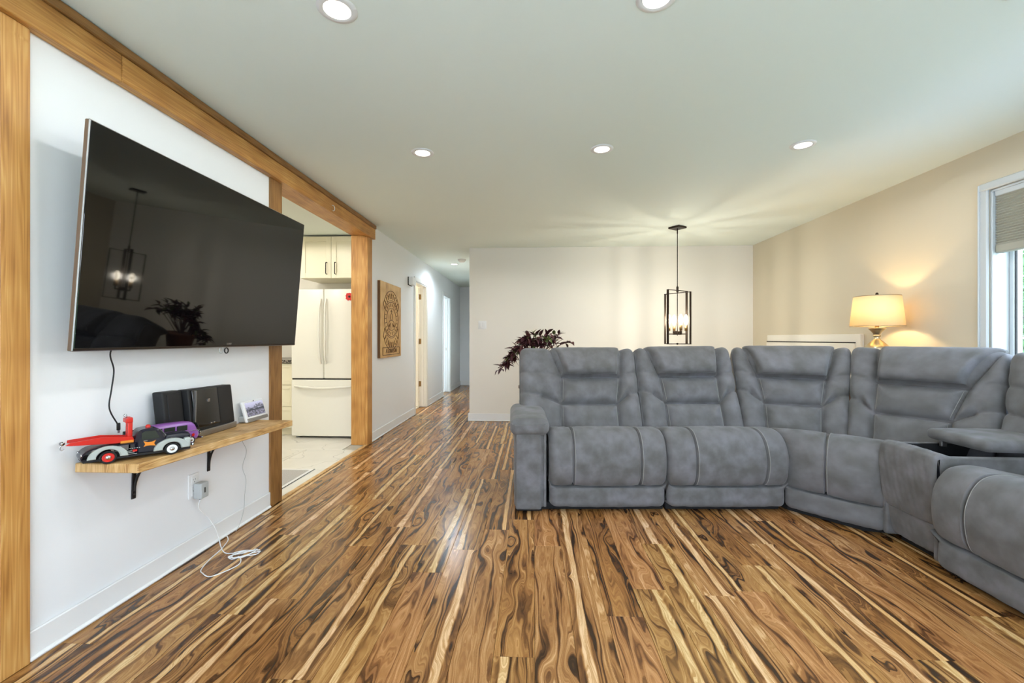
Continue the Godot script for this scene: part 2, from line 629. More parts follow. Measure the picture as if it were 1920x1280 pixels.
func build_shell() -> void:
	# living-room and hall floor: a dark underlay and one mesh for every plank
	var fl := struct_node("floor", "glossy brown laminate plank floor with cream sapwood streaks")
	var st := S()
	bb(st, LEFT - 0.17, RIGHT + 0.2, -0.2, -0.009, BACK - 0.12, 2.52, 0.0)
	bb(st, LEFT - 0.12, -0.78, -0.2, -0.009, -10.97, BACK - 0.12, 0.0)
	obj("underlay", st, M.subfloor, fl)
	st = S()
	bb(st, LEFT - 0.17, RIGHT + 0.2, -0.0085, -0.0005, -0.5, 2.52, 0.0, 2)
	obj("underlay", st, M.subfloor, fl)
	var variants := []
	var r := RandomNumberGenerator.new()
	r.seed = 12
	var PW := 0.152
	var rows := 32
	for row in rows:
		var x0 := LEFT + 0.002 + row * PW
		var x1 := minf(x0 + PW - 0.0012, RIGHT)
		if x1 - x0 < 0.02: continue
		var z := -0.5 - r.randf() * 1.2 + 1.2
		var zend := -10.86 if x1 < -0.86 else BACK
		while z > zend:
			var za := minf(z, -0.5)
			var zb := maxf(z - 1.22, zend)
			z -= 1.22
			if za - zb < 0.03: continue
			if x0 > 0.15 and za < -3.75: continue      # behind the sofa, out of sight
			var p := S()
			plank(p, x1 - x0, za - zb - 0.0012, r.randi() % PLANKS, r.randi() % 4, r.randf())
			var o := obj("plank", p, M.plank, fl)
			o.position = Vector3((x0 + x1) / 2.0, -0.004 + r.randf_range(-0.0003, 0.0), (za + zb) / 2.0)
	# kitchen tiles
	fl = struct_node("floor_kitchen", "cream marble-look tile floor of the kitchen beyond the wooden posts")
	st = S()
	bb(st, -4.72, LEFT - 0.17, -0.2, -0.002, -5.9, -0.6, 0.0)
	bb(st, LEFT - 0.17, LEFT - 0.025, -0.01, -0.002, -4.72, -3.09, 0.0)
	obj("grout_bed", st, M.grout, fl)
	for k in 7:
		var z1 := -3.787 + 0.702 * (k - 3) 
		var z0 := z1 + 0.702
		var xs := -2.366 + (0.0 if k % 2 == 0 else 0.6)
		for j in range(-2, 3):
			var xa := maxf(xs + 1.2 * j, -4.6)
			var xb := minf(xs + 1.2 * (j + 1), LEFT - 0.02 if z1 > -4.7 and z0 < -3.0 else LEFT - 0.17)
			if xb - xa < 0.05: continue
			st = S()
			cb(st, Vector3.ZERO, Vector3(xb - xa - 0.004, 0.010, 0.698), 0.001, 2, Vector2(r.randf() * 4.0, r.randf() * 4.0))
			var o := obj("tile", st, M.marble, fl)
			o.position = Vector3((xa + xb) / 2.0, 0.0, (z0 + z1) / 2.0)
	st = S()
	bb(st, LEFT - 0.025, LEFT + 0.012, -0.006, 0.006, -4.72, -3.09, 0.003)
	struct("trim_threshold", st, M.shelf, "pale wooden threshold strip between kitchen tiles and plank floor")
	st = S()
	bb(st, -4.72, LEFT - 0.12, -0.2, 0.0, -10.97, -5.9, 0.0)
	struct("floor_bedroom", st, M.marble, "pale floor of the rooms behind the hall doors")

	st = S()
	bb(st, -4.72, RIGHT + 0.2, CEIL, CEIL + 0.14, -10.97, 2.52, 0.0)
	struct("ceiling", st, M.ceiling, "flat white painted ceiling over living room, kitchen and hall")

	st = S()
	bb(st, LEFT - 0.165, LEFT, 0, CEIL, -2.95, 2.4, 0.0)
	struct("wall_left", st, M.wall, "white wall that carries the television and the wooden shelf")
	st = S()
	bb(st, LEFT - 0.12, LEFT, 0, CEIL, -6.69, -4.835, 0.0)
	bb(st, LEFT - 0.12, LEFT, 2.05, CEIL, -7.43, -6.69, 0.0)
	bb(st, LEFT - 0.12, LEFT, 0, CEIL, -8.80, -7.43, 0.0)
	bb(st, LEFT - 0.12, LEFT, 2.05, CEIL, -9.53, -8.80, 0.0)
	bb(st, LEFT - 0.12, LEFT, 0, CEIL, -10.85, -9.53, 0.0)
	struct("wall_hall_left", st, M.wall, "pale hall wall with the carved plaque and two doorways")
	st = S()
	bb(st, LEFT - 0.12, -0.78, 0, CEIL, -10.97, -10.85, 0.0)
	struct("wall_hall_end", st, M.wall, "grey-white wall that closes the far end of the hall")
	st = S()
	bb(st, -0.90, RIGHT + 0.2, 0, CEIL, BACK - 0.12, BACK, 0.0)
	bb(st, -0.90, -0.78, 0, CEIL, -10.85, BACK - 0.12, 0.0)
	struct("wall_back", st, M.wall_warm, "cream back wall behind the sofa and the pendant light")
	st = S()
	bb(st, RIGHT, RIGHT + 0.2, 0, CEIL, BACK, WZ0, 0.0)
	bb(st, RIGHT, RIGHT + 0.2, 0, WY0, WZ0, WZ1, 0.0)
	bb(st, RIGHT, RIGHT + 0.2, WY1, CEIL, WZ0, WZ1, 0.0)
	bb(st, RIGHT, RIGHT + 0.2, 0, CEIL, WZ1, 2.52, 0.0)
	struct("wall_right", st, M.wall_right, "cream right wall with the window and the table lamp before it")
	st = S()
	bb(st, LEFT - 0.165, -1.1, 0, CEIL, 2.4, 2.52, 0.0)
	bb(st, -1.1, 2.3, 0, 0.25, 2.4, 2.52, 0.0)
	bb(st, -1.1, 2.3, 2.15, CEIL, 2.4, 2.52, 0.0)
	bb(st, 2.3, RIGHT, 0, CEIL, 2.4, 2.52, 0.0)
	struct("wall_front", st, M.wall, "white wall behind the camera with the wide front window")
	st = S()
	bb(st, -4.72, LEFT - 0.12, 0, CEIL, -5.9, -5.78, 0.0)
	struct("wall_kitchen_back", st, M.wall_warm, "cream kitchen wall behind refrigerator and cabinets")
	st = S()
	bb(st, -4.72, -4.6, 0, CEIL, -10.97, -0.6, 0.0)
	struct("wall_kitchen_left", st, M.wall_warm, "cream outer wall of the kitchen and bedrooms")
	st = S()
	bb(st, -4.6, LEFT - 0.165, 0, CEIL, -0.72, -0.6, 0.0)
	struct("wall_kitchen_front", st, M.wall_warm, "cream kitchen wall out of sight behind the television wall")
	st = S()
	bb(st, -4.6, LEFT - 0.12, 0, CEIL, -8.2, -8.1, 0.0)
	struct("wall_bedroom", st, M.wall_warm, "wall between the two rooms behind the hall doors")
	st = S()
	bb(st, -4.6, LEFT - 0.12, 0, CEIL, -10.97, -10.85, 0.0)
	struct("wall_bedroom_end", st, M.wall, "end wall of the far room behind the second hall door")

	# baseboards, each a board and a shoe moulding
	baseboard("baseboard_left", "white baseboard under the television wall", [[Vector3(LEFT, 0, -1.49), Vector3(LEFT, 0, -2.945), Vector3(1, 0, 0)]])
	baseboard("baseboard_hall", "white baseboards along the hall wall", [[Vector3(LEFT, 0, -4.84), Vector3(LEFT, 0, -6.63), Vector3(1, 0, 0)], [Vector3(LEFT, 0, -7.49), Vector3(LEFT, 0, -8.74), Vector3(1, 0, 0)], [Vector3(LEFT, 0, -9.59), Vector3(LEFT, 0, -10.85), Vector3(1, 0, 0)], [Vector3(LEFT, 0, -10.85), Vector3(-0.9, 0, -10.85), Vector3(0, 0, 1)]])
	baseboard("baseboard_back", "white baseboard under the cream back wall", [[Vector3(-0.92, 0, BACK), Vector3(RIGHT, 0, BACK), Vector3(0, 0, 1)], [Vector3(-0.9, 0, BACK), Vector3(-0.9, 0, -10.84), Vector3(-1, 0, 0)]])


func plank(st: SurfaceTool, w: float, l: float, variant: int, turn: int, from: float) -> void:
	var h := Vector3(w / 2.0, 0.004, l / 2.0)
	var b := 0.0011
	var uv := func(p: Vector3) -> Vector2:
		var u := clampf(p.x / w + 0.5, 0.012, 0.988)
		var v := (p.z / 1.22) + 0.5 if l < 1.0 else p.z / l + 0.5
		if turn & 1: u = 1.0 - u
		if turn & 2: v = 1.0 - v
		return Vector2((variant + u) / PLANKS, clampf(v, 0.002, 0.998))
	st.set_smooth_group(-1)
	var top := [Vector3(-h.x + b, h.y, -h.z + b), Vector3(h.x - b, h.y, -h.z + b), Vector3(h.x - b, h.y, h.z - b), Vector3(-h.x + b, h.y, h.z - b)]
	var mid := [Vector3(-h.x, h.y - b, -h.z), Vector3(h.x, h.y - b, -h.z), Vector3(h.x, h.y - b, h.z), Vector3(-h.x, h.y - b, h.z)]
	var low := []
	for p: Vector3 in mid: low.append(Vector3(p.x, -h.y, p.z))
	var q := func(a: Vector3, c: Vector3, d: Vector3, e: Vector3) -> void:
		tri_out(st, a, c, d, Vector3(0, -0.002, 0), uv.call(a), uv.call(c), uv.call(d))
		tri_out(st, a, d, e, Vector3(0, -0.002, 0), uv.call(a), uv.call(d), uv.call(e))
	q.call(top[0], top[1], top[2], top[3])
	for k in 4:
		var n := (k + 1) % 4
		q.call(top[k], top[n], mid[n], mid[k])
		q.call(mid[k], mid[n], low[n], low[k])


func baseboard(called: String, label: String, runs: Array) -> void:
	var o := struct_node(called, label)
	for run in runs:
		var a: Vector3 = run[0]
		var b: Vector3 = run[1]
		var n: Vector3 = run[2]
		var st := S()
		var p := a; var q := b + n * 0.014
		bb(st, minf(p.x, q.x), maxf(p.x, q.x), 0.0, 0.108, minf(p.z, q.z), maxf(p.z, q.z), 0.004)
		obj("board", st, M.trim, o)
		st = S()
		q = b + n * 0.024
		bb(st, minf(p.x, q.x), maxf(p.x, q.x), 0.0, 0.018, minf(p.z, q.z), maxf(p.z, q.z), 0.007)
		obj("shoe_moulding", st, M.trim, o)

# ---------------------------------------------------------------- windows

const WZ0 := -3.04
const WZ1 := -1.15
const WY0 := 0.86
const WY1 := 2.135

func build_windows() -> void:
	var w := struct_node("window_1", "white framed window in the right wall behind the sofa corner")
	var x := RIGHT
	var st := S()
	bb(st, x - 0.018, x + 0.002, WY0 - 0.08, WY1 + 0.05, WZ0 - 0.055, WZ0 - 0.004, 0.006)
	bb(st, x - 0.026, x + 0.002, WY0 - 0.08, WY1 + 0.05, WZ0 - 0.062, WZ0 - 0.050, 0.004)
	obj("casing", st, M.frame_grey, w)
	st = S()
	bb(st, x - 0.018, x + 0.002, WY0 - 0.08, WY1 + 0.05, WZ1 + 0.004, WZ1 + 0.055, 0.006)
	obj("casing", st, M.frame_grey, w)
	st = S()
	bb(st, x - 0.022, x + 0.002, WY1 + 0.004, WY1 + 0.055, WZ0 - 0.06, WZ1 + 0.06, 0.006)
	obj("casing", st, M.frame_grey, w)
	st = S()
	bb(st, x - 0.05, x + 0.15, WY0 - 0.03, WY0, WZ0 - 0.07, WZ1 + 0.07, 0.006)
	obj("sill", st, M.frame_grey, w)
	st = S()
	bb(st, x, x + 0.15, WY0, WY1, WZ0 - 0.004, WZ0 + 0.012, 0.002)
	bb(st, x, x + 0.15, WY0, WY1, WZ1 - 0.012, WZ1 + 0.004, 0.002)
	bb(st, x, x + 0.15, WY1 - 0.012, WY1 + 0.004, WZ0, WZ1, 0.002)
	obj("jamb", st, M.frame_grey, w)
	for k in 2:                          # two sliding sashes
		var z0 := WZ0 + 0.012 + k * 0.93
		var z1 := z0 + 0.935
		var xa := x + 0.104 + 0.025 * k
		st = S()
		bb(st, xa, xa + 0.028, WY0, WY1, z0, z0 + 0.028, 0.004)
		bb(st, xa, xa + 0.028, WY0, WY1, z1 - 0.035, z1, 0.004)
		bb(st, xa, xa + 0.028, WY0, WY0 + 0.045, z0 + 0.024, z1 - 0.03, 0.004)
		bb(st, xa, xa + 0.028, WY1 - 0.045, WY1, z0 + 0.024, z1 - 0.03, 0.004)
		var f := obj("sash", st, M.frame_grey, w)
		st = S()
		bb(st, xa + 0.006, xa + 0.022, WY0 + 0.045, WY1 - 0.045, z0 + 0.027, z0 + 0.032, 0.001)
		obj("gasket", st, M.black, f)
		st = S()
		bb(st, xa + 0.012, xa + 0.016, WY0 + 0.04, WY1 - 0.04, z0 + 0.024, z1 - 0.03, 0.0)
		obj("pane", st, M.glass, f)

	# the cellular blind that hangs in it
	var b := thing("window_blind", "grey-beige pleated cellular blind half drawn down in the right-hand window", "blind", Vector3(x + 0.035, 0, 0))
	st = S()
	bb(st, -0.025, 0.025, 2.09, 2.135, WZ0 + 0.015, WZ1 - 0.015, 0.004)
	obj("head_rail", st, M.frame_grey, b)
	st = S()
	st.set_smooth_group(-1)
	var cells := 19
	var y1 := 2.09
	var y0 := 1.775
	var poly := PackedVector2Array()
	for i in cells * 2 + 1: poly.append(Vector2(-0.022 if i % 2 == 0 else -0.012, lerpf(y1, y0, i / (cells * 2.0))))
	for i in range(cells * 2, -1, -1): poly.append(Vector2(0.022 if i % 2 == 0 else 0.012, lerpf(y1, y0, i / (cells * 2.0))))
	extrude(st, poly, WZ0 + 0.018, WZ1 - 0.018)
	obj("pleated_fabric", st, M.blind, b)
	st = S()
	bb(st, -0.026, 0.026, 1.72, 1.776, WZ0 + 0.016, WZ1 - 0.016, 0.008)
	obj("bottom_rail", st, M.blind, b)

	# the wide front window behind the camera
	w = struct_node("window_2", "wide window in the wall behind the camera")
	st = S()
	for xx in [-1.1, 0.0, 1.13, 2.24]: bb(st, xx, xx + 0.06, 0.25, 2.15, 2.42, 2.5, 0.005)
	for yy in [0.25, 2.09]: bb(st, -1.1, 2.3, yy, yy + 0.06, 2.42, 2.5, 0.005)
	obj("frame", st, M.frame_grey, w)
	for k in 3:
		st = S()
		bb(st, -1.04 + k * 1.12, 0.06 + k * 1.12, 0.3, 2.1, 2.458, 2.462, 0.0)
		obj("pane", st, M.glass, w)

# ---------------------------------------------------------------- timber posts and beam

func build_timber() -> void:
	var o := struct_node("trim_1", "long stained timber beam under the ceiling over television and kitchen opening")
	var st := S()
	bb(st, LEFT - 0.002, LEFT + 0.045, 2.272, 2.388, -1.817, 0.6, 0.003, 2, Vector2(0.1, 0.3))
	obj("fascia_board", st, M.timber, o)
	st = S()
	bb(st, LEFT - 0.002, LEFT + 0.045, 2.274, 2.388, -4.872, -1.819, 0.003, 2, Vector2(0.5, 0.9))
	obj("fascia_board", st, M.timber, o)
	st = S()
	bb(st, LEFT - 0.002, LEFT + 0.055, 2.389, 2.430, -4.878, 0.6, 0.003, 2, Vector2(0.3, 0.1))
	obj("crown_board", st, M.timber_dark, o)
	st = S()
	bb(st, LEFT - 0.168, LEFT - 0.004, 2.288, 2.434, -4.84, -3.085, 0.003, 2, Vector2(0.7, 0.5))
	obj("soffit_board", st, M.timber, o)
	o = struct_node("trim_2", "stained timber post at the near edge of the photograph")
	st = S()
	bb(st, LEFT - 0.01, LEFT + 0.021, 0, 2.272, -1.492, -1.40, 0.003, 1, Vector2(0.2, 0.0))
	obj("board", st, M.timber, o)
	st = S()
	bb(st, LEFT - 0.01, LEFT + 0.019, 0, 2.272, -1.399, -1.29, 0.003, 1, Vector2(0.55, 0.7))
	obj("board", st, M.timber, o)
	o = struct_node("trim_3", "narrow brown timber post beside the end of the shelf")
	st = S()
	bb(st, LEFT - 0.18, LEFT + 0.012, 0, 2.274, -3.088, -2.947, 0.003, 1, Vector2(0.9, 0.2))
	obj("board", st, M.timber_dark, o)
	o = struct_node("trim_4", "stained timber post right of the white refrigerator")
	st = S()
	bb(st, LEFT - 0.168, LEFT - 0.012, 0, 2.288, -4.838, -4.715, 0.003, 1, Vector2(0.35, 0.4))
	obj("board", st, M.timber, o)
	st = S()
	bb(st, LEFT - 0.0115, LEFT + 0.02, 0, 2.272, -4.84, -4.708, 0.003, 1, Vector2(0.65, 0.8))
	obj("board", st, M.timber, o)

# ---------------------------------------------------------------- doors of the hall

func build_doors() -> void:
	doorway("door_1", "first hall doorway with an open cream door and three brass hinges", -6.69, -7.43, M.casing, true)
	doorway("door_2", "second hall doorway with an open white door", -8.80, -9.53, M.trim, false)


func doorway(called: String, label: String, za: float, zb: float, m: Material, hinges: bool) -> void:
	var o := struct_node(called, label)
	var x := LEFT
	var st := S()
	bb(st, x - 0.001, x + 0.014, 0, 2.11, zb - 0.06, zb + 0.002, 0.004)
	obj("casing", st, m, o)
	st = S()
	bb(st, x - 0.001, x + 0.014, 0, 2.11, za - 0.002, za + 0.06, 0.004)
	obj("casing", st, m, o)
	st = S()
	bb(st, x - 0.001, x + 0.013, 2.05, 2.112, zb - 0.062, za + 0.062, 0.004)
	obj("casing", st, m, o)
	st = S()
	bb(st, x - 0.122, x, 0, 2.05, zb - 0.002, zb + 0.016, 0.002)
	bb(st, x - 0.122, x, 0, 2.05, za - 0.016, za + 0.002, 0.002)
	bb(st, x - 0.122, x, 2.034, 2.05, zb, za, 0.002)
	bb(st, x - 0.075, x - 0.045, 0, 2.04, zb + 0.014, zb + 0.026, 0.002)      # the stop
	obj("jamb", st, m, o)
	var leaf := pnode("door_leaf", o)
	leaf.position = Vector3(x - 0.118, 0, zb + 0.024)
	leaf.rotation.y = 0.04 if hinges else 0.10
	var w := 0.69
	st = S()
	bb(st, -0.012 - w, -0.012, 0.012, 2.03, -0.002, 0.036, 0.002)
	obj("panel", st, m, leaf)
	for k in 2:
		st = S()
		var y0: float = [0.22, 1.08][k]
		var y1: float = [0.95, 1.86][k]
		bb(st, -0.012 - w + 0.12, -0.132, y0, y1, 0.034, 0.042, 0.004)
		obj("raised_panel", st, m, leaf)
	if hinges:
		for y in [0.39, 1.113, 1.869]:
			st = S()
			bb(st, x - 0.120, x - 0.088, y - 0.045, y + 0.045, zb + 0.0165, zb + 0.019, 0.001)
			tube(st, PackedVector3Array([Vector3(x - 0.124, y - 0.047, zb + 0.022), Vector3(x - 0.124, y + 0.047, zb + 0.022)]), 0.007)
			obj("hinge", st, M.brass, o)
	else:
		st = S()
		bb(st, x - 0.085, x - 0.055, 0.90, 0.96, zb + 0.016, zb + 0.0185, 0.001)
		obj("strike_plate", st, M.brass, o)
	st = S()
	tube(st, PackedVector3Array([Vector3(-w + 0.05, 0.95, 0.036), Vector3(-w + 0.05, 0.95, 0.07)]), 0.012)
	rb(st, Vector3(-w + 0.05, 0.95, 0.085), Vector3(0.055, 0.055, 0.045), 0.022)
	obj("knob", st, M.brass, leaf)

# ---------------------------------------------------------------- lamps in the ceilings

func build_lights() -> void:
	var i := 0
	var seen := ["recessed ceiling light over the near left, cut by the top edge of the photo", "recessed ceiling light at the top edge, the middle one of the near row", "recessed ceiling light at the top right corner of the photo", "recessed ceiling light nearest the hall, left of the far row of three", "recessed ceiling light in the middle of the far row of three", "recessed ceiling light nearest the window, right of the far row of three"]
	for z in [-1.665, -2.98]:
		for x in [-0.757, 0.46, 1.77]:
			downlight(Vector3(x, CEIL, z), seen[i], SPOT, WARM, "recessed lights in the living-room ceiling")
			i += 1
	for x in [-0.757, 0.46, 1.77]:
		downlight(Vector3(x, CEIL, -0.35), "recessed ceiling light out of view above the camera, " + ("towards the television wall" if x < 0 else "in the middle of its row" if x < 1 else "towards the window wall"), SPOT, WARM, "recessed lights behind the camera")
	for p in [[-2.75, -4.0], [-3.7, -4.0], [-2.75, -2.2], [-3.7, -2.2]]:
		downlight(Vector3(p[0], CEIL, p[1]), "recessed kitchen ceiling light %s %s" % ["before the refrigerator" if p[1] < -3 else "behind the television wall", "nearer the doorway" if p[0] > -3 else "nearer the outer wall"], KITCHEN, Color(1.0, 0.985, 0.95), "recessed lights in the kitchen ceiling")
	downlight(Vector3(-3.2, CEIL, -7.0), "recessed ceiling light of the room behind the first hall door", ROOMS * 0.28, Color(1.0, 0.93, 0.80))
	downlight(Vector3(-3.2, CEIL, -9.5), "recessed ceiling light of the room behind the second hall door", ROOMS * 0.7, Color(0.8, 0.9, 1.0))
	downlight(Vector3(-1.352, CEIL, -7.49), "flat white light disc on the hall ceiling beyond the cream smoke detector", ROOMS * 0.11, Color(0.86, 0.93, 1.0), "", 84.0)


func downlight(at: Vector3, label: String, e: float, c: Color, group := "", cone := 88.0) -> void:
	var o := thing("recessed_light", label, "ceiling light", at, 0.0, group)
	var st := S()
	lathe(st, PackedVector2Array([Vector2(0.050, -0.004), Vector2(0.056, -0.007), Vector2(0.074, -0.004), Vector2(0.076, 0.0)]), Vector3.ZERO)
	obj("trim_ring", st, M.white_plastic, o)
	st = S()
	lathe(st, PackedVector2Array([Vector2(0.0, -0.0045), Vector2(0.053, -0.0045), Vector2(0.053, 0.0)]), Vector3.ZERO)
	obj("light_disc", st, M.lamp_on, o)
	var l := SpotLight3D.new()
	l.name = "lamp"
	l.rotation_degrees.x = -90
	l.position.y = -0.02
	l.spot_angle = cone
	l.spot_angle_attenuation = 0.12 if cone > 85.0 else 0.6
	l.spot_range = 30.0
	l.spot_attenuation = 2.0
	l.light_energy = e
	l.light_color = c
	l.light_size = 0.05
	l.shadow_enabled = true
	o.add_child(l)

# ---------------------------------------------------------------- kitchen

func build_kitchen() -> void:
	# refrigerator
	var f := thing("refrigerator", "tall white french-door refrigerator with a freezer drawer", "refrigerator", Vector3(-2.425, 0, -5.05))
	var st := S()
	bb(st, -0.385, 0.385, 0.03, 1.735, -0.66, 0.0, 0.006)
	obj("body", st, M.fridge, f)
	st = S()
	bb(st, -0.35, 0.36, 0.005, 0.06, -0.62, -0.03, 0.004)
	obj("kick_plate", st, M.black, f)
	for s in [-1.0, 1.0]:
		st = S()
		lathe(st, PackedVector2Array([Vector2(0.0, 0.03), Vector2(0.018, 0.03), Vector2(0.022, 0.004), Vector2(0.0, 0.004)]), Vector3(s * 0.35, 0, -0.02), 16)
		obj("foot", st, M.grey_plastic, f)
	for s in [-1.0, 1.0]:
		st = S()
		rb(st, Vector3(s * 0.1935, 1.218, 0.035), Vector3(0.382, 1.036, 0.07), 0.014, 3)
		var d := obj("door", st, M.fridge, f)
		st = S()
		var pts := []
		for k in 11:
			var t := k / 10.0
			pts.append(Vector3(s * (0.030 + 0.006 * sin(PI * t)), lerpf(0.872, 1.622, t), 0.072 + 0.045 * pow(sin(PI * clampf(t, 0.0, 1.0)), 0.35)))
		tube(st, smooth_path(pts, 4), 0.0115, 10)
		obj("handle", st, M.fridge, d)
	st = S()
	rb(st, Vector3(0, 0.3575, 0.035), Vector3(0.77, 0.655, 0.07), 0.014, 3)
	var dr := obj("freezer_drawer", st, M.fridge, f)
	st = S()
	var hp := []
	for k in 9:
		var t := k / 8.0
		hp.append(Vector3(lerpf(-0.34, 0.34, t), 0.612 - 0.018 * sin(PI * t), 0.072 + 0.04 * pow(sin(PI * t), 0.3)))
	tube(st, smooth_path(hp, 4), 0.015, 10)
	obj("handle", st, M.fridge, dr)
	st = S()
	bb(st, -0.38, 0.38, 0.684, 0.702, -0.02, 0.055, 0.002)
	obj("seal", st, M.black, f)
	# poppy magnet
	var p := thing("poppy_magnet", "red poppy flower magnet on the refrigerator door", "magnet", Vector3(-2.118, 1.645, -4.9795))
	st = S()
	var petals := PackedVector2Array()
	for k in 48:
		var w := TAU * k / 48.0
		petals.append(Vector2(cos(w), sin(w)) * (0.041 + 0.007 * absf(sin(2.0 * w)) + 0.003 * sin(9.0 * w)))
	extrude(st, petals, 0.0, 0.007, 0.0025)
	obj("petals", st, M.red, p)
	st = S()
	drum(st, [Vector2(0.014, 0.0), Vector2(0.012, 0.011), Vector2(0.0, 0.013)], Transform3D())
	obj("seed_head", st, M.black, p)

	# cabinet over the refrigerator
	var c := thing("wall_cabinet", "cream two-door kitchen cabinet hung above the refrigerator", "cabinet", Vector3(-2.43, 1.9, -5.29))
	st = S()
	bb(st, -0.43, 0.43, 0.0, 0.515, -0.48, 0.0, 0.003)
	obj("body", st, M.cabinet, c)
	for s in [-1.0, 1.0]:
		var x0 := -0.428 if s < 0 else -0.039
		var x1 := -0.043 if s < 0 else 0.346
		var d := shaker("door", x0, x1, 0.003, 0.512, 0.02, 0.062, c)
		st = S()
		var hx := -0.094 if s < 0 else 0.016
		tube(st, PackedVector3Array([Vector3(hx, 0.05, 0.02), Vector3(hx, 0.052, 0.048), Vector3(hx, 0.064, 0.052), Vector3(hx, 0.178, 0.052), Vector3(hx, 0.19, 0.048), Vector3(hx, 0.192, 0.02)]), 0.0055, 8)
		obj("handle", st, M.bronze, d)
	# base cabinet left of it, and its top
	c = thing("base_cabinet", "cream kitchen base cabinet with drawers left of the refrigerator", "cabinet", Vector3(-3.5, 0, -5.12))
	st = S()
	bb(st, -0.75, 0.655, 0.09, 0.87, -0.62, 0.0, 0.003)
	obj("body", st, M.cabinet, c)
	st = S()
	bb(st, -0.75, 0.655, 0.0, 0.09, -0.6, -0.06, 0.002)
	obj("toe_kick", st, M.cabinet, c)
	for k in 2:
		for j in 3:
			var y0: float = [0.1, 0.352, 0.612][j]
			var y1: float = [0.347, 0.607, 0.862][j]
			shaker("drawer", -0.745 + 0.7 * k, -0.05 + 0.7 * k, y0, y1, 0.02, 0.045, c)
	st = S()
	bb(st, -4.3, -2.835, 0.872, 0.908, -5.76, -5.07, 0.006)
	metas(obj("countertop", st, M.counter, self), "dark speckled stone countertop on the cream base cabinet", "countertop")
	# mat
	var m := thing("kitchen_mat", "flat grey woven mat with a white border on the kitchen tiles", "mat", Vector3(0, 0.005, 0))
	st = S()
	bb(st, -2.9, -1.925, 0.0, 0.004, -3.80, -3.12, 0.0015)
	obj("border", st, M.white_plastic, m)
	st = S()
	bb(st, -2.86, -1.965, 0.001, 0.006, -3.765, -3.16, 0.0015)
	obj("weave", st, M.weave, m)
	st = S()
	bb(st, -1.934, -1.926, 0.0, 0.006, -3.80, -3.12, 0.001)
	obj("edge_band", st, M.black, m)


func shaker(called: String, x0: float, x1: float, y0: float, y1: float, z: float, stile: float, parent: Node) -> MeshInstance3D:
	var st := S()
	bb(st, x0, x0 + stile, y0, y1, 0.0, z, 0.0015)
	bb(st, x1 - stile, x1, y0, y1, 0.0, z, 0.0015)
	bb(st, x0 + stile, x1 - stile, y0, y0 + stile, 0.0, z, 0.0015)
	bb(st, x0 + stile, x1 - stile, y1 - stile, y1, 0.0, z, 0.0015)
	bb(st, x0 + stile - 0.002, x1 - stile + 0.002, y0 + stile - 0.002, y1 - stile + 0.002, 0.0, z - 0.008, 0.001)
	return obj(called, st, M.cabinet, parent)

# ---------------------------------------------------------------- the sectional sofa
# Built in its own axes: x along the long run, y up, z towards the seats' front; sv() takes distances from the room's viewpoint side.

func sv(x: float, y: float, d: float) -> Vector3:
	return Vector3(x - 1.2, y, 3.1 - d)


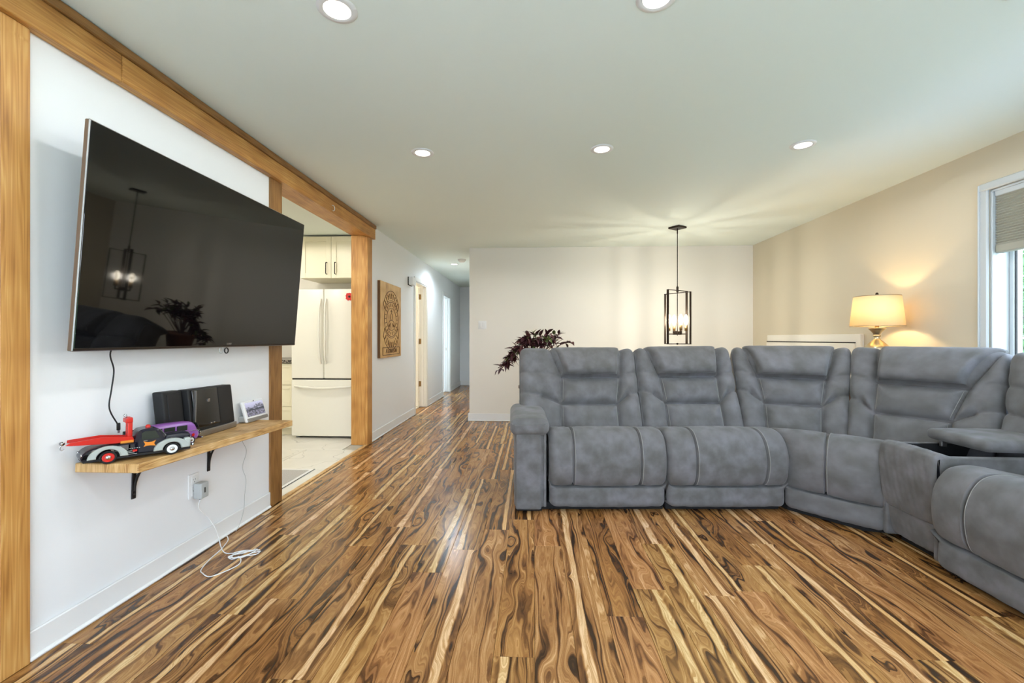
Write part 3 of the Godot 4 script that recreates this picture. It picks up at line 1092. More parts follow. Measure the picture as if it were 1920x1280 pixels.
func build_sofa() -> void:
	var turn := Basis(Vector3.UP, YAW)
	var sofa := thing("sectional_sofa", "large grey suede L-shaped sectional recliner sofa with a storage console", "sofa", turn * Vector3(1.2, 0, -3.1), YAW)
	var front := Vector3(0, 0, -1)            # from the front of a seat to its back, in sofa axes
	var prof := [Vector2(0.44, 0.485), Vector2(0.34, 0.500), Vector2(0.24, 0.520), Vector2(0.15, 0.538), Vector2(0.08, 0.540), Vector2(0.02, 0.520), Vector2(-0.025, 0.470), Vector2(-0.05, 0.400), Vector2(-0.058, 0.325), Vector2(-0.048, 0.245), Vector2(-0.022, 0.192), Vector2(0.015, 0.172), Vector2(0.08, 0.168)]
	var kick := [Vector2(0.06, 0.168), Vector2(0.0, 0.170), Vector2(-0.022, 0.158), Vector2(-0.028, 0.11), Vector2(-0.024, 0.055), Vector2(0.0, 0.036), Vector2(0.06, 0.034)]

	# --- end recliner with its arm
	var sec := pnode("recliner_section", sofa)
	sec.set_meta("label", "end recliner beside the rounded armrest")
	seat("seat_cushion", sec, sv(0.248, 0, 2.965), sv(1.036, 0, 2.965), front, front, prof, [0.205, 0.775], Vector3.ZERO)
	seat("footrest_panel", sec, sv(0.252, 0, 2.965), sv(1.030, 0, 2.965), front, front, kick, [], Vector3.ZERO)
	backrest(sec, [sv(0.06, 0.47, 3.33), sv(0.992, 0.47, 3.33), sv(0.062, 1.083, 3.58), sv(0.985, 1.083, 3.58)], [0.345, 0.81, 0.36, 0.85, 0.26, 0.885], 0.30, 0.44, [0.37, 0.83, 0.28, 0.875])
	var st := S()
	rb(st, sv(0.53, 0.36, 3.64), Vector3(0.94, 0.62, 0.30), 0.04, 3)
	obj("back_frame", st, M.suede, sec)
	st = S()
	bb(st, sv(0.03, 0, 0).x, sv(1.03, 0, 0).x, 0.0, 0.05, sv(0, 0, 3.75).z, sv(0, 0, 3.0).z, 0.005)
	obj("base", st, M.black_cloth, sec)
	armrest(sofa, Transform3D(Basis.IDENTITY, sv(0.118, 0, 2.94)))

	# --- armless recliner
	sec = pnode("recliner_section", sofa)
	sec.set_meta("label", "armless middle recliner")
	seat("seat_cushion", sec, sv(1.040, 0, 2.965), sv(1.845, 0, 2.965), front, (front + Vector3(-0.16, 0, 0)), prof, [0.23, 0.805], Vector3.ZERO)
	seat("footrest_panel", sec, sv(1.044, 0, 2.965), sv(1.838, 0, 2.965), front, front, kick, [], Vector3.ZERO)
	backrest(sec, [sv(0.996, 0.47, 3.33), sv(1.755, 0.47, 3.33), sv(0.990, 1.088, 3.58), sv(1.750, 1.096, 3.58)], [0.25, 0.81, 0.227, 0.82, 0.115, 0.875], 0.31, 0.46, [0.20, 0.805, 0.12, 0.87])
	st = S()
	rb(st, sv(1.375, 0.36, 3.64), Vector3(0.74, 0.62, 0.30), 0.04, 3)
	obj("back_frame", st, M.suede, sec)
	st = S()
	bb(st, sv(1.045, 0, 0).x, sv(1.82, 0, 0).x, 0.0, 0.05, sv(0, 0, 3.75).z, sv(0, 0, 3.0).z, 0.005)
	obj("base", st, M.black_cloth, sec)

	# --- corner section with two backs
	sec = pnode("corner_section", sofa)
	sec.set_meta("label", "corner wedge with two backrests")
	var fa := sv(1.838, 0, 2.972); var fb := sv(2.185, 0, 2.560)
	var da := (sv(1.76, 0, 3.30) - fa) / 0.40; var db := (sv(2.62, 0, 2.50) - fb) / 0.40
	seat("seat_cushion", sec, fa, fb, da, db, prof, [0.44], Vector3(0.22, 0, -0.29), 0.03)
	seat("footrest_panel", sec, sv(1.840, 0, 2.972), sv(2.185, 0, 2.565), Vector3(0.7, 0, -0.5).normalized(), Vector3(0.7, 0, -0.5).normalized(), kick, [], Vector3.ZERO)
	backrest(sec, [sv(1.745, 0.47, 3.33), sv(2.330, 0.45, 3.05), sv(1.775, 1.098, 3.58), sv(2.520, 1.100, 3.26)], [0.245, 0.77, 0.21, 0.80, 0.105, 0.875], 0.33, 0.47, [0.21, 0.805, 0.11, 0.87])
	backrest(sec, [sv(2.325, 0.45, 3.05), sv(2.690, 0.45, 2.44), sv(2.510, 1.100, 3.25), sv(2.930, 1.100, 2.57)], [0.20, 0.72, 0.21, 0.80, 0.215, 0.97], 0.32, 0.45, [0.225, 0.79, 0.215, 0.96])
	st = S()
	st.set_smooth_group(-1)
	var plan := PackedVector2Array()
	for p in [[1.80, 3.50], [1.84, 3.68], [2.44, 3.50], [2.68, 3.40], [2.90, 3.0], [2.99, 2.62], [2.86, 2.52], [2.46, 3.16]]: plan.append(Vector2(p[0] - 1.2, -(3.1 - p[1])))
	extrude(st, plan, 0.05, 0.62, 0.02, Transform3D(Basis(Vector3.RIGHT, -PI / 2), Vector3.ZERO))
	obj("back_frame", st, M.suede, sec)
	st = S()
	plan = PackedVector2Array()
	for p in [[1.87, 2.99], [2.13, 2.66], [2.70, 2.5], [2.5, 3.2], [1.8, 3.4]]: plan.append(Vector2(p[0] - 1.2, -(3.1 - p[1])))
	extrude(st, plan, 0.0, 0.05, 0.004, Transform3D(Basis(Vector3.RIGHT, -PI / 2), Vector3.ZERO))
	obj("base", st, M.black_cloth, sec)

	# --- storage console: its own axes, x from front to back, z towards the end of the sofa
	var con := pnode("console_section", sofa)
	con.set_meta("label", "open storage console with a padded lid")
	con.position = sv(2.155, 0, 2.575)
	con.rotation.y = -YAW
	var cw := 0.362
	var cprof := [Vector2(0.10, 0.560), Vector2(0.055, 0.572), Vector2(0.03, 0.578), Vector2(0.006, 0.570), Vector2(-0.012, 0.545), Vector2(-0.016, 0.44), Vector2(-0.004, 0.30), Vector2(0.012, 0.225), Vector2(0.026, 0.208), Vector2(0.022, 0.195), Vector2(0.03, 0.13), Vector2(0.05, 0.060), Vector2(0.08, 0.045), Vector2(0.12, 0.045)]
	seat("front_panel", con, Vector3(0, 0, 0.003), Vector3(0, 0, cw - 0.003), Vector3(1, 0, 0), Vector3(1, 0, 0), cprof, [], Vector3.ZERO, 0.018)
	for s in [0, 1]:
		st = S()
		var z0: float = [0.004, cw - 0.034][s]
		rb(st, Vector3(0.345, 0.30, z0 + 0.015), Vector3(0.67, 0.53, 0.034), 0.012, 3)
		obj("side_panel", st, M.suede, con)
	st = S()
	bb(st, 0.09, 0.66, 0.42, 0.44, 0.03, cw - 0.03, 0.002)
	bb(st, 0.075, 0.09, 0.42, 0.563, 0.03, cw - 0.03, 0.002)
	bb(st, 0.65, 0.66, 0.42, 0.563, 0.03, cw - 0.03, 0.002)
	bb(st, 0.09, 0.65, 0.42, 0.562, 0.032, 0.042, 0.002)
	bb(st, 0.09, 0.65, 0.42, 0.562, cw - 0.042, cw - 0.032, 0.002)
	obj("tray", st, M.black, con)
	st = S()
	rb(st, Vector3(0.495, 0.618, cw / 2.0), Vector3(0.50, 0.058, cw - 0.004), 0.027, 4, Vector3(0.0, 0.016, 0.0), 10)
	var lid := obj("lid", st, M.suede, con, "padded console lid")
	st = S()
	bb(st, 0.27, 0.30, 0.555, 0.594, 0.065, 0.085, 0.003)
	obj("latch", st, M.steel, lid)
	st = S()
	bb(st, 0.10, 0.66, 0.0, 0.05, 0.02, cw - 0.02, 0.004)
	obj("base", st, M.black_cloth, con)

	# --- the recliner that runs towards the camera
	sec = pnode("recliner_section", sofa)
	sec.set_meta("label", "recliner at the right edge of the photo")
	var along := Vector3(-sin(YAW), 0, cos(YAW)); var deep := Vector3(cos(YAW), 0, sin(YAW))
	var ra := sv(2.135, 0, 2.205)
	seat("seat_cushion", sec, ra, ra + along * 0.79, deep, deep, prof, [0.235, 0.775], Vector3.ZERO)
	seat("footrest_panel", sec, ra + along * 0.004, ra + along * 0.785, deep, deep, kick, [], Vector3.ZERO)
	var b0 := sv(2.695, 0.45, 2.43); var t0 := sv(2.935, 1.085, 2.56)
	backrest(sec, [b0, b0 + along * 0.98, t0, t0 + along * 1.03], [0.30, 0.80, 0.27, 0.83, 0.16, 0.88], 0.31, 0.46, [0.24, 0.81, 0.16, 0.87])
	st = S()
	st.set_smooth_group(-1)
	plan = PackedVector2Array()
	for p: Vector3 in [b0 + deep * 0.14, b0 + deep * 0.28, b0 + deep * 0.26 + along * 0.98, b0 + deep * 0.12 + along * 0.98]: plan.append(Vector2(p.x, -p.z))
	extrude(st, plan, 0.05, 0.62, 0.02, Transform3D(Basis(Vector3.RIGHT, -PI / 2), Vector3.ZERO))
	obj("back_frame", st, M.suede, sec)
	st = S()
	plan = PackedVector2Array()
	for p: Vector3 in [ra + deep * 0.04, ra + deep * 0.6, ra + deep * 0.6 + along * 0.79, ra + deep * 0.04 + along * 0.79]: plan.append(Vector2(p.x, -p.z))
	extrude(st, plan, 0.0, 0.05, 0.004, Transform3D(Basis(Vector3.RIGHT, -PI / 2), Vector3.ZERO))
	obj("base", st, M.black_cloth, sec)
	armrest(sofa, Transform3D(Basis(Vector3.UP, -PI / 2 - YAW), ra + along * 0.925 - deep * 0.02))


# Origin: middle of the arm's front, on the floor; the arm runs towards -z.
func armrest(sofa: Node3D, xf: Transform3D) -> void:
	var arm := pnode("armrest", sofa)
	arm.transform = xf
	var st := S()
	rb(st, Vector3(0, 0.315, -0.37), Vector3(0.205, 0.57, 0.72), 0.02, 3)
	obj("body", st, M.suede, arm)
	st = S()
	rb(st, Vector3(-0.008, 0.300, 0.002), Vector3(0.172, 0.55, 0.035), 0.014, 3, Vector3(0, 0, 0.006), 6)
	obj("front_panel", st, M.suede, arm)
	st = S()
	var sag := func(p: Vector3) -> Vector3:
		var t := clampf((0.045 - p.z) / 0.55, 0.0, 1.0)
		return Vector3(p.x, p.y + 0.022 * t - (0.03 * (1.0 - smoothstep(0.0, 0.05, 0.045 - p.z)) if p.y > 0.6 else 0.0), p.z)
	rb(st, Vector3(0.0, 0.571, -0.262), Vector3(0.262, 0.115, 0.60), 0.05, 5, Vector3(0, 0.012, 0), 8, sag)
	obj("arm_pad", st, M.suede, arm)
	st = S()
	bb(st, 0.092, 0.112, 0.035, 0.545, -0.05, -0.006, 0.004)
	obj("inner_strip", st, M.suede, arm)
	st = S()
	bb(st, -0.085, 0.085, 0.0, 0.034, -0.70, -0.03, 0.003)
	obj("base", st, M.black_cloth, arm)


# A cushion whose section (metres back from the front line, height) is swept from a to b; seams sit at shares of the width.
func seat(called: String, parent: Node, a: Vector3, b: Vector3, da: Vector3, db: Vector3, prof: Array, seams: Array, middle: Vector3, round_end := 0.045) -> void:
	var curve := smooth2(prof, 5)
	var w := a.distance_to(b)
	var us := []
	for i in 9: us.append(round_end / w * (1.0 - cos(PI / 2 * i / 8.0)))
	for i in range(1, 30): us.append(lerpf(round_end / w, 1.0 - round_end / w, i / 30.0))
	for i in 9: us.append(1.0 - round_end / w * (1.0 - cos(PI / 2 * (8 - i) / 8.0)))
	for s in seams:
		for i in range(-7, 8): us.append(s + i * 0.003 / w)
	us.sort()
	var rows := []
	var kept := []
	var last := -1.0
	for u in us:
		if u - last < 0.0005: continue
		last = u
		kept.append(u)
		var e := minf(u, 1.0 - u) * w
		var drop := 0.0
		if e < round_end:
			var q := 1.0 - e / round_end
			drop = round_end * (1.0 - sqrt(maxf(0.0, 1.0 - q * q)))
		var swell := 0.006 * (1.0 - pow(absf(2.0 * u - 1.0), 2.0))
		for s in seams:
			var d := absf(u - s) * w
			drop += 0.016 * exp(-d * d / 0.00004) + 0.009 * exp(-d / 0.03) - 0.003 * exp(-pow(d - 0.0105, 2.0) / 0.00002)
		var row := PackedVector3Array()
		for i in curve.size():
			var p := curve[i]
			var t: Vector2 = (curve[mini(i + 1, curve.size() - 1)] - curve[maxi(i - 1, 0)]).normalized()
			var n := Vector2(-t.y, t.x)          # inwards
			if n.dot(Vector2(0.2, 0.35) - p) < 0.0: n = -n
			var fade := clampf(minf(i, curve.size() - 1 - i) / 6.0, 0.0, 1.0)
			var wr := 0.0016 * sin(u * 47.0 + p.y * 31.0) * sin(p.x * 40.0 + u * 13.0)
			p += n * (drop * (0.35 + 0.65 * fade) - swell * fade + wr * fade)
			var bow: float = 4.0 * u * (1.0 - u) * p.x / 0.44
			row.append(a.lerp(b, u) + da.lerp(db, u) * p.x + middle * bow * 0.6 + Vector3(0, p.y, 0))
		rows.append(row)
	var st := S()
	grid(st, rows)
	for k in [0, rows.size() - 1]:               # close the ends
		var mid := Vector3.ZERO
		for p: Vector3 in rows[k]: mid += p / rows[k].size()
		for i in rows[k].size() - 1: tri_out(st, rows[k][i], rows[k][i + 1], mid, rows[rows.size() / 2][i])
	obj(called, st, M.suede, parent)
	for s in seams:                              # a row of light stitching beside each seam
		var best := 0
		for k in rows.size():
			if absf(kept[k] - s - 0.012 / w) < absf(kept[best] - s - 0.012 / w): best = k
		var row: PackedVector3Array = rows[best]
		var path := PackedVector3Array()
		for i in range(4, row.size() - 6): path.append(row[i])
		st = S()
		tube(st, path, 0.0017, 5)
		obj("seam", st, M.stitch, parent)


# corners: bottom left, bottom right, top left, top right of the front face. cuts: where the upright seams stand at the bottom, at the
# headrest's lower edge and at the top (left and right shares of the width). head: the headrest's edges at its bottom and top.
func backrest(parent: Node, corners: Array, cuts: Array, bm: float, wing: float, head: Array) -> void:
	var BL: Vector3 = corners[0]; var BR: Vector3 = corners[1]; var TL: Vector3 = corners[2]; var TR: Vector3 = corners[3]
	var W := (BL.distance_to(BR) + TL.distance_to(TR)) / 2.0
	var H := BL.distance_to(TL)
	var n := (BR - BL).cross(TL - BL).normalized()
	var bh := 0.63
	var q := func(a: float, b: float) -> Vector2: return Vector2(a * W, b * H)
	var lines := [
		[q.call(cuts[0], -0.02), q.call(cuts[0], bm), 1.0], [q.call(cuts[1], -0.02), q.call(cuts[1], bm), 1.0],
		[q.call(cuts[0], bm), q.call(cuts[1], bm), 1.25],
		[q.call(cuts[0], bm), q.call(cuts[2], bh), 0.95], [q.call(cuts[1], bm), q.call(cuts[3], bh), 0.95],
		[q.call(cuts[2], bh), q.call(cuts[3], bh), 1.3],
		[q.call(cuts[2], bh), q.call(lerpf(cuts[2], cuts[4], 0.5), 0.81), 1.0], [q.call(lerpf(cuts[2], cuts[4], 0.5), 0.81), q.call(cuts[4], 1.0), 0.9],
		[q.call(cuts[3], bh), q.call(lerpf(cuts[3], cuts[5], 0.5), 0.81), 1.0], [q.call(lerpf(cuts[3], cuts[5], 0.5), 0.81), q.call(cuts[5], 1.0), 0.9],
		[q.call(cuts[0], bm), q.call(cuts[0] * 0.55, wing - 0.045), 0.95], [q.call(cuts[0] * 0.55, wing - 0.045), q.call(0.0, wing), 0.45],
		[q.call(cuts[1], bm), q.call(lerpf(cuts[1], 1.0, 0.45), wing - 0.045), 0.95], [q.call(lerpf(cuts[1], 1.0, 0.45), wing - 0.045), q.call(1.0, wing), 0.45],
		[q.call(cuts[2], bh + 0.01), q.call(0.0, bh + 0.05), 0.25], [q.call(cuts[3], bh + 0.01), q.call(1.0, bh + 0.05), 0.25],
	]
	var amp := 0.062
	var NA := 100
	var NB := 84
	var rows := []
	for j in NB + 1:
		var b := j / float(NB)
		var row := PackedVector3Array()
		for i in NA + 1:
			var a := i / float(NA)
			var p := Vector2(a * W, b * H)
			var best := 0.0
			for l in lines:
				var s: Vector2 = l[0]
				var t: Vector2 = l[1] - s
				var d := (p - s - t * clampf((p - s).dot(t) / t.length_squared(), 0.0, 1.0)).length()
				if d < 0.16: best = maxf(best, l[2] * (0.8 * exp(-d / 0.036) + 0.35 * exp(-d / 0.009)))
			var disp := amp * (1.0 - best)
			var e := minf(a, 1.0 - a) * W
			var k := clampf(1.0 - e / 0.055, 0.0, 1.0)
			var edge := 1.0 - sqrt(maxf(0.0, 1.0 - k * k))
			disp -= 0.07 * edge
			var tb := clampf((b - 0.90) / 0.10, 0.0, 1.0)
			disp -= 0.07 * (1.0 - sqrt(maxf(0.0, 1.0 - tb * tb)))
			disp += 0.0014 * sin(a * 37.0 + b * 21.0) * sin(b * 33.0 - a * 9.0)
			var bb_ := b * (1.0 - 0.05 * edge * smoothstep(0.6, 1.0, b))
			row.append(BL.lerp(BR, a).lerp(TL.lerp(TR, a), bb_) + n * disp)
		rows.append(row)
	var st := S()
	grid(st, rows, true)
	var on := func(p: Vector2) -> Vector3:       # the point of the upholstery over a place on the front face
		var fa := clampf(p.x / W, 0.0, 0.999) * NA
		var fb := clampf(p.y / H, 0.0, 0.999) * NB
		var i := int(fa)
		var j := int(fb)
		return rows[j][i].lerp(rows[j][i + 1], fa - i).lerp(rows[j + 1][i].lerp(rows[j + 1][i + 1], fa - i), fb - j)
	for k in [0, 1, 3, 4]:
		var sh := Vector2(0.012 if k in [0, 3] else -0.012, 0.0)
		var path := PackedVector3Array()
		for i in 15: path.append(on.call(lines[k][0].lerp(lines[k][1], 0.06 + 0.88 * i / 14.0) + sh))
		var sst := S()
		tube(sst, path, 0.0017, 5)
		obj("seam", sst, M.stitch, parent)
	# sides and top run backwards
	var back := -n * 0.19
	var rim := PackedVector3Array()
	for j in NB + 1: rim.append(rows[j][0])
	for i in range(1, NA + 1): rim.append(rows[NB][i])
	for j in range(NB - 1, -1, -1): rim.append(rows[j][NA])
	var rear := PackedVector3Array()
	for p in rim: rear.append(p + back)
	var mid := PackedVector3Array()
	for p in rim: mid.append(p + back * 0.06)
	grid(st, [rim, mid, rear], false)
	var c := PackedVector3Array()
	for p in rear: c.append((BL + BR + TL + TR) / 4.0 + back)
	grid(st, [rear, c], false)
	obj("back_cushion", st, M.suede, parent)

	# headrest: a roll over the upper third
	var sec := smooth2([Vector2(-0.03, 0.690), Vector2(0.020, 0.668), Vector2(0.064, 0.645), Vector2(0.098, 0.650), Vector2(0.118, 0.70), Vector2(0.112, 0.79), Vector2(0.092, 0.87), Vector2(0.062, 0.945), Vector2(0.026, 0.998), Vector2(-0.03, 1.022), Vector2(-0.09, 1.015), Vector2(-0.14, 0.98)], 4)
	rows = []
	var N := 56
	for i in N + 1:
		var u := i / float(N)
		var row := PackedVector3Array()
		var e := minf(u, 1.0 - u) / 0.09
		var er := sqrt(maxf(0.0, 1.0 - pow(maxf(0.0, 1.0 - e), 2.0)))
		for s in sec:
			var f := clampf((s.y - 0.63) / 0.37, 0.0, 1.0)
			var g := f * f * (1.4 - 0.4 * f)
			var a := lerpf(lerpf(head[0], head[2], g), lerpf(head[1], head[3], g), u)
			var nn := lerpf(-0.035, s.x, 0.2 + 0.8 * er) if s.x > -0.035 else s.x
			var yy := s.y - (1.0 - er) * 0.012 * smoothstep(0.9, 1.0, s.y) + (1.0 - er) * 0.02 * (1.0 - smoothstep(0.63, 0.75, s.y))
			row.append(BL.lerp(BR, a).lerp(TL.lerp(TR, a), yy) + n * (nn + 0.0015 * sin(u * 31.0 + s.y * 20.0)))
		rows.append(row)
	st = S()
	grid(st, rows)
	for k in [0, N]:
		var m := Vector3.ZERO
		for p: Vector3 in rows[k]: m += p / rows[k].size()
		for i in rows[k].size() - 1: tri_out(st, rows[k][i], rows[k][i + 1], m, rows[N / 2][i])
	obj("headrest", st, M.suede, parent)

# ---------------------------------------------------------------- television wall

func build_television_wall() -> void:
	# television: its own x runs along the wall, z out of the screen; it hangs tilted downwards
	var tv := thing("television", "large flat black television tilted down on the white wall", "television", Vector3(-1.665, 1.545, -2.303), PI / 2)
	tv.rotation.x = 0.0815
	var w := 1.520
	var h := 0.862
	var st := S()
	bb(st, -w / 2, w / 2, -h / 2, h / 2, -0.022, -0.001, 0.003)
	obj("rim", st, M.steel, tv)
	st = S()
	bb(st, -w / 2 + 0.005, w / 2 - 0.005, -h / 2 + 0.012, h / 2 - 0.004, -0.004, 0.0012, 0.001)
	obj("screen", st, M.screen, tv)
	st = S()
	bb(st, -w / 2 + 0.004, w / 2 - 0.004, -h / 2 + 0.003, -h / 2 + 0.0115, -0.002, 0.0016, 0.0008)
	obj("lower_bezel", st, M.bronze, tv)
	words("logo", "SONY", 0.011, 0.0008, M.steel, tv, Vector3(0.075, -h / 2 + 0.018, 0.0016))
	st = S()
	rb(st, Vector3(0, -0.10, -0.045), Vector3(1.2, 0.52, 0.06), 0.02, 3)
	var hs := obj("rear_housing", st, M.black, tv)
	st = S()
	bb(st, -0.3, 0.3, -0.16, -0.08, -0.11, -0.07, 0.004)
	bb(st, -0.3, 0.3, 0.06, 0.12, -0.13, -0.07, 0.004)
	bb(st, -0.22, -0.18, -0.2, 0.16, -0.10, -0.07, 0.004)
	bb(st, 0.18, 0.22, -0.2, 0.16, -0.10, -0.07, 0.004)
	obj("mount", st, M.iron, hs)
	# rings that dangle under it
	for k in 2:
		st = S()
		var ring := PackedVector3Array()
		for i in 25: ring.append(Vector3(cos(TAU * i / 24), sin(TAU * i / 24), 0) * 0.0145)
		tube(st, ring, 0.0032 if k == 0 else 0.0022, 8)
		var o := obj("cable_ring", st, M.cable_black if k == 0 else M.grey_plastic, self)
		o.position = Vector3(-1.694 - 0.012 * k, 1.0975, -2.352 + 0.025 * k)
		o.rotation.y = PI / 2
		metas(o, ["black ring hanging under the lower edge of the television", "grey ring half hidden behind the black ring under the television"][k], "ring")
	# a loose lead
	st = S()
	tube(st, smooth_path([Vector3(-1.735, 1.18, -1.77), Vector3(-1.775, 1.105, -1.765), Vector3(-1.785, 1.03, -1.79), Vector3(-1.79, 0.95, -1.785), Vector3(-1.79, 0.87, -1.775), Vector3(-1.785, 0.80, -1.805)]), 0.0028, 8)
	var lead := thing("power_lead", "loose black lead hanging from the television with a plug at its end", "cable", Vector3.ZERO)
	obj("cable", st, M.cable_black, lead)
	st = S()
	rb(st, Vector3(-1.785, 0.785, -1.811), Vector3(0.008, 0.032, 0.014), 0.003, 2)
	obj("plug", st, M.cable_black, lead)
	st = S()
	bb(st, -1.787, -1.783, 0.758, 0.77, -1.816, -1.808, 0.0005)
	obj("plug_tip", st, M.steel, lead)

	# shelf; it sinks a little towards its far end
	var sh := thing("wall_shelf", "thick pale pine shelf board on two black iron brackets", "shelf", Vector3(LEFT, 0.669, -1.66), PI / 2)
	sh.rotation.z = -0.0297
	st = S()
	cb(st, Vector3(0.5575, -0.018, 0.1335), Vector3(1.115, 0.036, 0.263), 0.003, 0, Vector2(0.2, 0.1))
	obj("board", st, M.shelf, sh)
	for x in [0.262, 0.725]:
		st = S()
		bb(st, x - 0.011, x + 0.011, -0.226, -0.036, 0.001, 0.007, 0.002)
		bb(st, x - 0.011, x + 0.011, -0.042, -0.036, 0.001, 0.19, 0.002)
		var arc := PackedVector3Array()
		for k in 13: arc.append(Vector3(x, -0.19, 0.007) + Vector3(0, sin(PI / 2 * k / 12.0) * 0.148, (1.0 - cos(PI / 2 * k / 12.0)) * 0.13))
		tube(st, arc, 0.0055, 8)
		drum(st, [Vector2(0.0055, 0.007), Vector2(0.005, 0.010), Vector2(0.0, 0.011)], Transform3D(Basis.IDENTITY, Vector3(x, -0.205, 0)), 12)
		obj("bracket", st, M.iron, sh)

	# stereo
	var at := shelf_spot(-1.727, -2.322)
	var hi := thing("stereo", "black compact stereo with glossy front door and silver foot", "stereo", at, 0.0)
	hi.basis = Basis(Vector3.RIGHT, -0.0297) * Basis(Vector3.UP, 1.675)
	st = S()
	var lean := func(p: Vector3) -> Vector3: return Vector3(p.x - 0.012 * p.y / 0.25, p.y, p.z - 0.024 * p.y / 0.25)
	rb(st, Vector3(0.0, 0.142, -0.03), Vector3(0.376, 0.216, 0.052), 0.006, 3, Vector3.ZERO, 2, lean)
	obj("body", st, M.black, hi)
	st = S()
	rb(st, Vector3(0.0, 0.0185, -0.028), Vector3(0.376, 0.033, 0.062), 0.005, 3)
	obj("foot", st, M.steel, hi)
	st = S()
	rb(st, Vector3(-0.2545, 0.126, -0.058), Vector3(0.131, 0.247, 0.05), 0.008, 3, Vector3.ZERO, 2, lean)
	var sp := obj("speaker_box", st, M.black, hi)
	st = S()
	rb(st, Vector3(-0.247, 0.128, -0.0325), Vector3(0.098, 0.215, 0.008), 0.003, 2, Vector3.ZERO, 2, lean)
	obj("grille", st, M.mesh_black, sp)
	st = S()
	rb(st, Vector3(-0.066, 0.148, -0.001), Vector3(0.205, 0.195, 0.012), 0.004, 2, Vector3.ZERO, 2, lean)
	var door := obj("door", st, M.gloss_black, hi)
	st = S()
	for y in [0.0, 0.006, 0.012]: bb(st, -0.066, -0.048, 0.176 + y, 0.180 + y, -0.012, -0.0095, 0.0005)
	obj("emblem", st, M.chrome, door)
	st = S()
	for x in [-0.045, -0.02]: rb(st, lean.call(Vector3(x, 0.062, 0.006)), Vector3(0.012, 0.006, 0.003), 0.0012, 2)
	obj("button", st, M.chrome, door)
	st = S()
	rb(st, Vector3(0.112, 0.146, -0.003), Vector3(0.128, 0.198, 0.010), 0.004, 2, Vector3.ZERO, 2, lean)
	obj("grille", st, M.mesh_black, hi)
	st = S()
	bb(st, -0.187, -0.182, 0.04, 0.245, -0.006, 0.006, 0.001)
	obj("edge_strip", st, M.steel, hi)
	st = S()
	tube(st, smooth_path([Vector3(-1.785, 0.75, -1.975), Vector3(-1.792, 0.735, -1.94), Vector3(-1.795, 0.70, -1.90), Vector3(-1.79, 0.672, -1.87), Vector3(-1.80, 0.669, -1.84)]), 0.0028)
	metas(obj("speaker_cable", st, M.cable_black, self), "black cable that droops from the back of the stereo behind the toy van", "cable")
	st = S()
	tube(st, smooth_path([Vector3(-1.72, 0.628, -1.78), Vector3(-1.715, 0.612, -1.79), Vector3(-1.71, 0.605, -1.82), Vector3(-1.715, 0.61, -1.85), Vector3(-1.72, 0.626, -1.86)]), 0.0022)
	metas(obj("cable_loop", st, M.cable_black, self), "small loop of black cable hanging under the near end of the shelf", "cable")
	st = S()
	tube(st, smooth_path([Vector3(-1.80, 0.598, -2.44), Vector3(-1.79, 0.585, -2.43), Vector3(-1.795, 0.55, -2.41), Vector3(-1.806, 0.53, -2.40)]), 0.0025)
	metas(obj("cable_end", st, M.cable_black, self), "short black cable end under the shelf beside the far bracket", "cable")

	# smart display
	at = shelf_spot(-1.770, -2.735)
	var sd := thing("smart_display", "white smart display showing a mountain picture at the shelf's far end", "tablet", at, 0.0)
	sd.basis = Basis(Vector3.RIGHT, -0.0297) * Basis(Vector3.UP, 1.66)
	var sl := func(p: Vector3) -> Vector3: return Vector3(p.x, p.y, p.z - 0.30 * p.y)
	st = S()
	rb(st, Vector3(0.0, 0.068, 0.004), Vector3(0.245, 0.128, 0.020), 0.008, 3, Vector3.ZERO, 2, sl)
	obj("body", st, M.white_plastic, sd)
	st = S()
	rb(st, Vector3(0.0, 0.022, -0.034), Vector3(0.2, 0.040, 0.06), 0.012, 3)
	obj("rear_base", st, M.grey_plastic, sd)
	st = S()
	rb(st, Vector3(0.0, 0.018, 0.0145), Vector3(0.236, 0.020, 0.006), 0.002, 2, Vector3.ZERO, 2, sl)
	obj("speaker_strip", st, M.steel, sd)
	st = S()
	st.set_smooth_group(-1)
	var c := [Vector3(-0.104, 0.038, 0.0148), Vector3(0.104, 0.038, 0.0148), Vector3(0.104, 0.122, 0.0148), Vector3(-0.104, 0.122, 0.0148)]
	var uv := [Vector2(0, 1), Vector2(1, 1), Vector2(1, 0), Vector2(0, 0)]
	tri_out(st, sl.call(c[0]), sl.call(c[1]), sl.call(c[2]), Vector3(0, 0, -1), uv[0], uv[1], uv[2])
	tri_out(st, sl.call(c[0]), sl.call(c[2]), sl.call(c[3]), Vector3(0, 0, -1), uv[0], uv[2], uv[3])
	var pm := mat(Color.BLACK, 0.15)
	var pic := ImageTexture.create_from_image(mountain_picture())
	pm.emission_enabled = true
	pm.emission_texture = pic
	pm.emission = Color.WHITE
	pm.emission_operator = BaseMaterial3D.EMISSION_OP_MULTIPLY
	pm.emission_energy_multiplier = 0.8
	obj("screen", st, pm, sd)
	st = S()
	drum(st, [Vector2(0.004, 0.0), Vector2(0.004, 0.002), Vector2(0.0, 0.0022)], Transform3D(Basis.IDENTITY, sl.call(Vector3(0.0, 0.1275, 0.0135))), 12)
	obj("camera_eye", st, M.black, sd)

	# outlet, charger and white lead
	var ou := thing("wall_outlet", "white double wall outlet under the shelf", "outlet", Vector3(LEFT, 0.377, -2.270), PI / 2)
	st = S()
	rb(st, Vector3(0, 0, 0.003), Vector3(0.070, 0.128, 0.006), 0.0025, 2)
	obj("plate", st, M.white_plastic, ou)
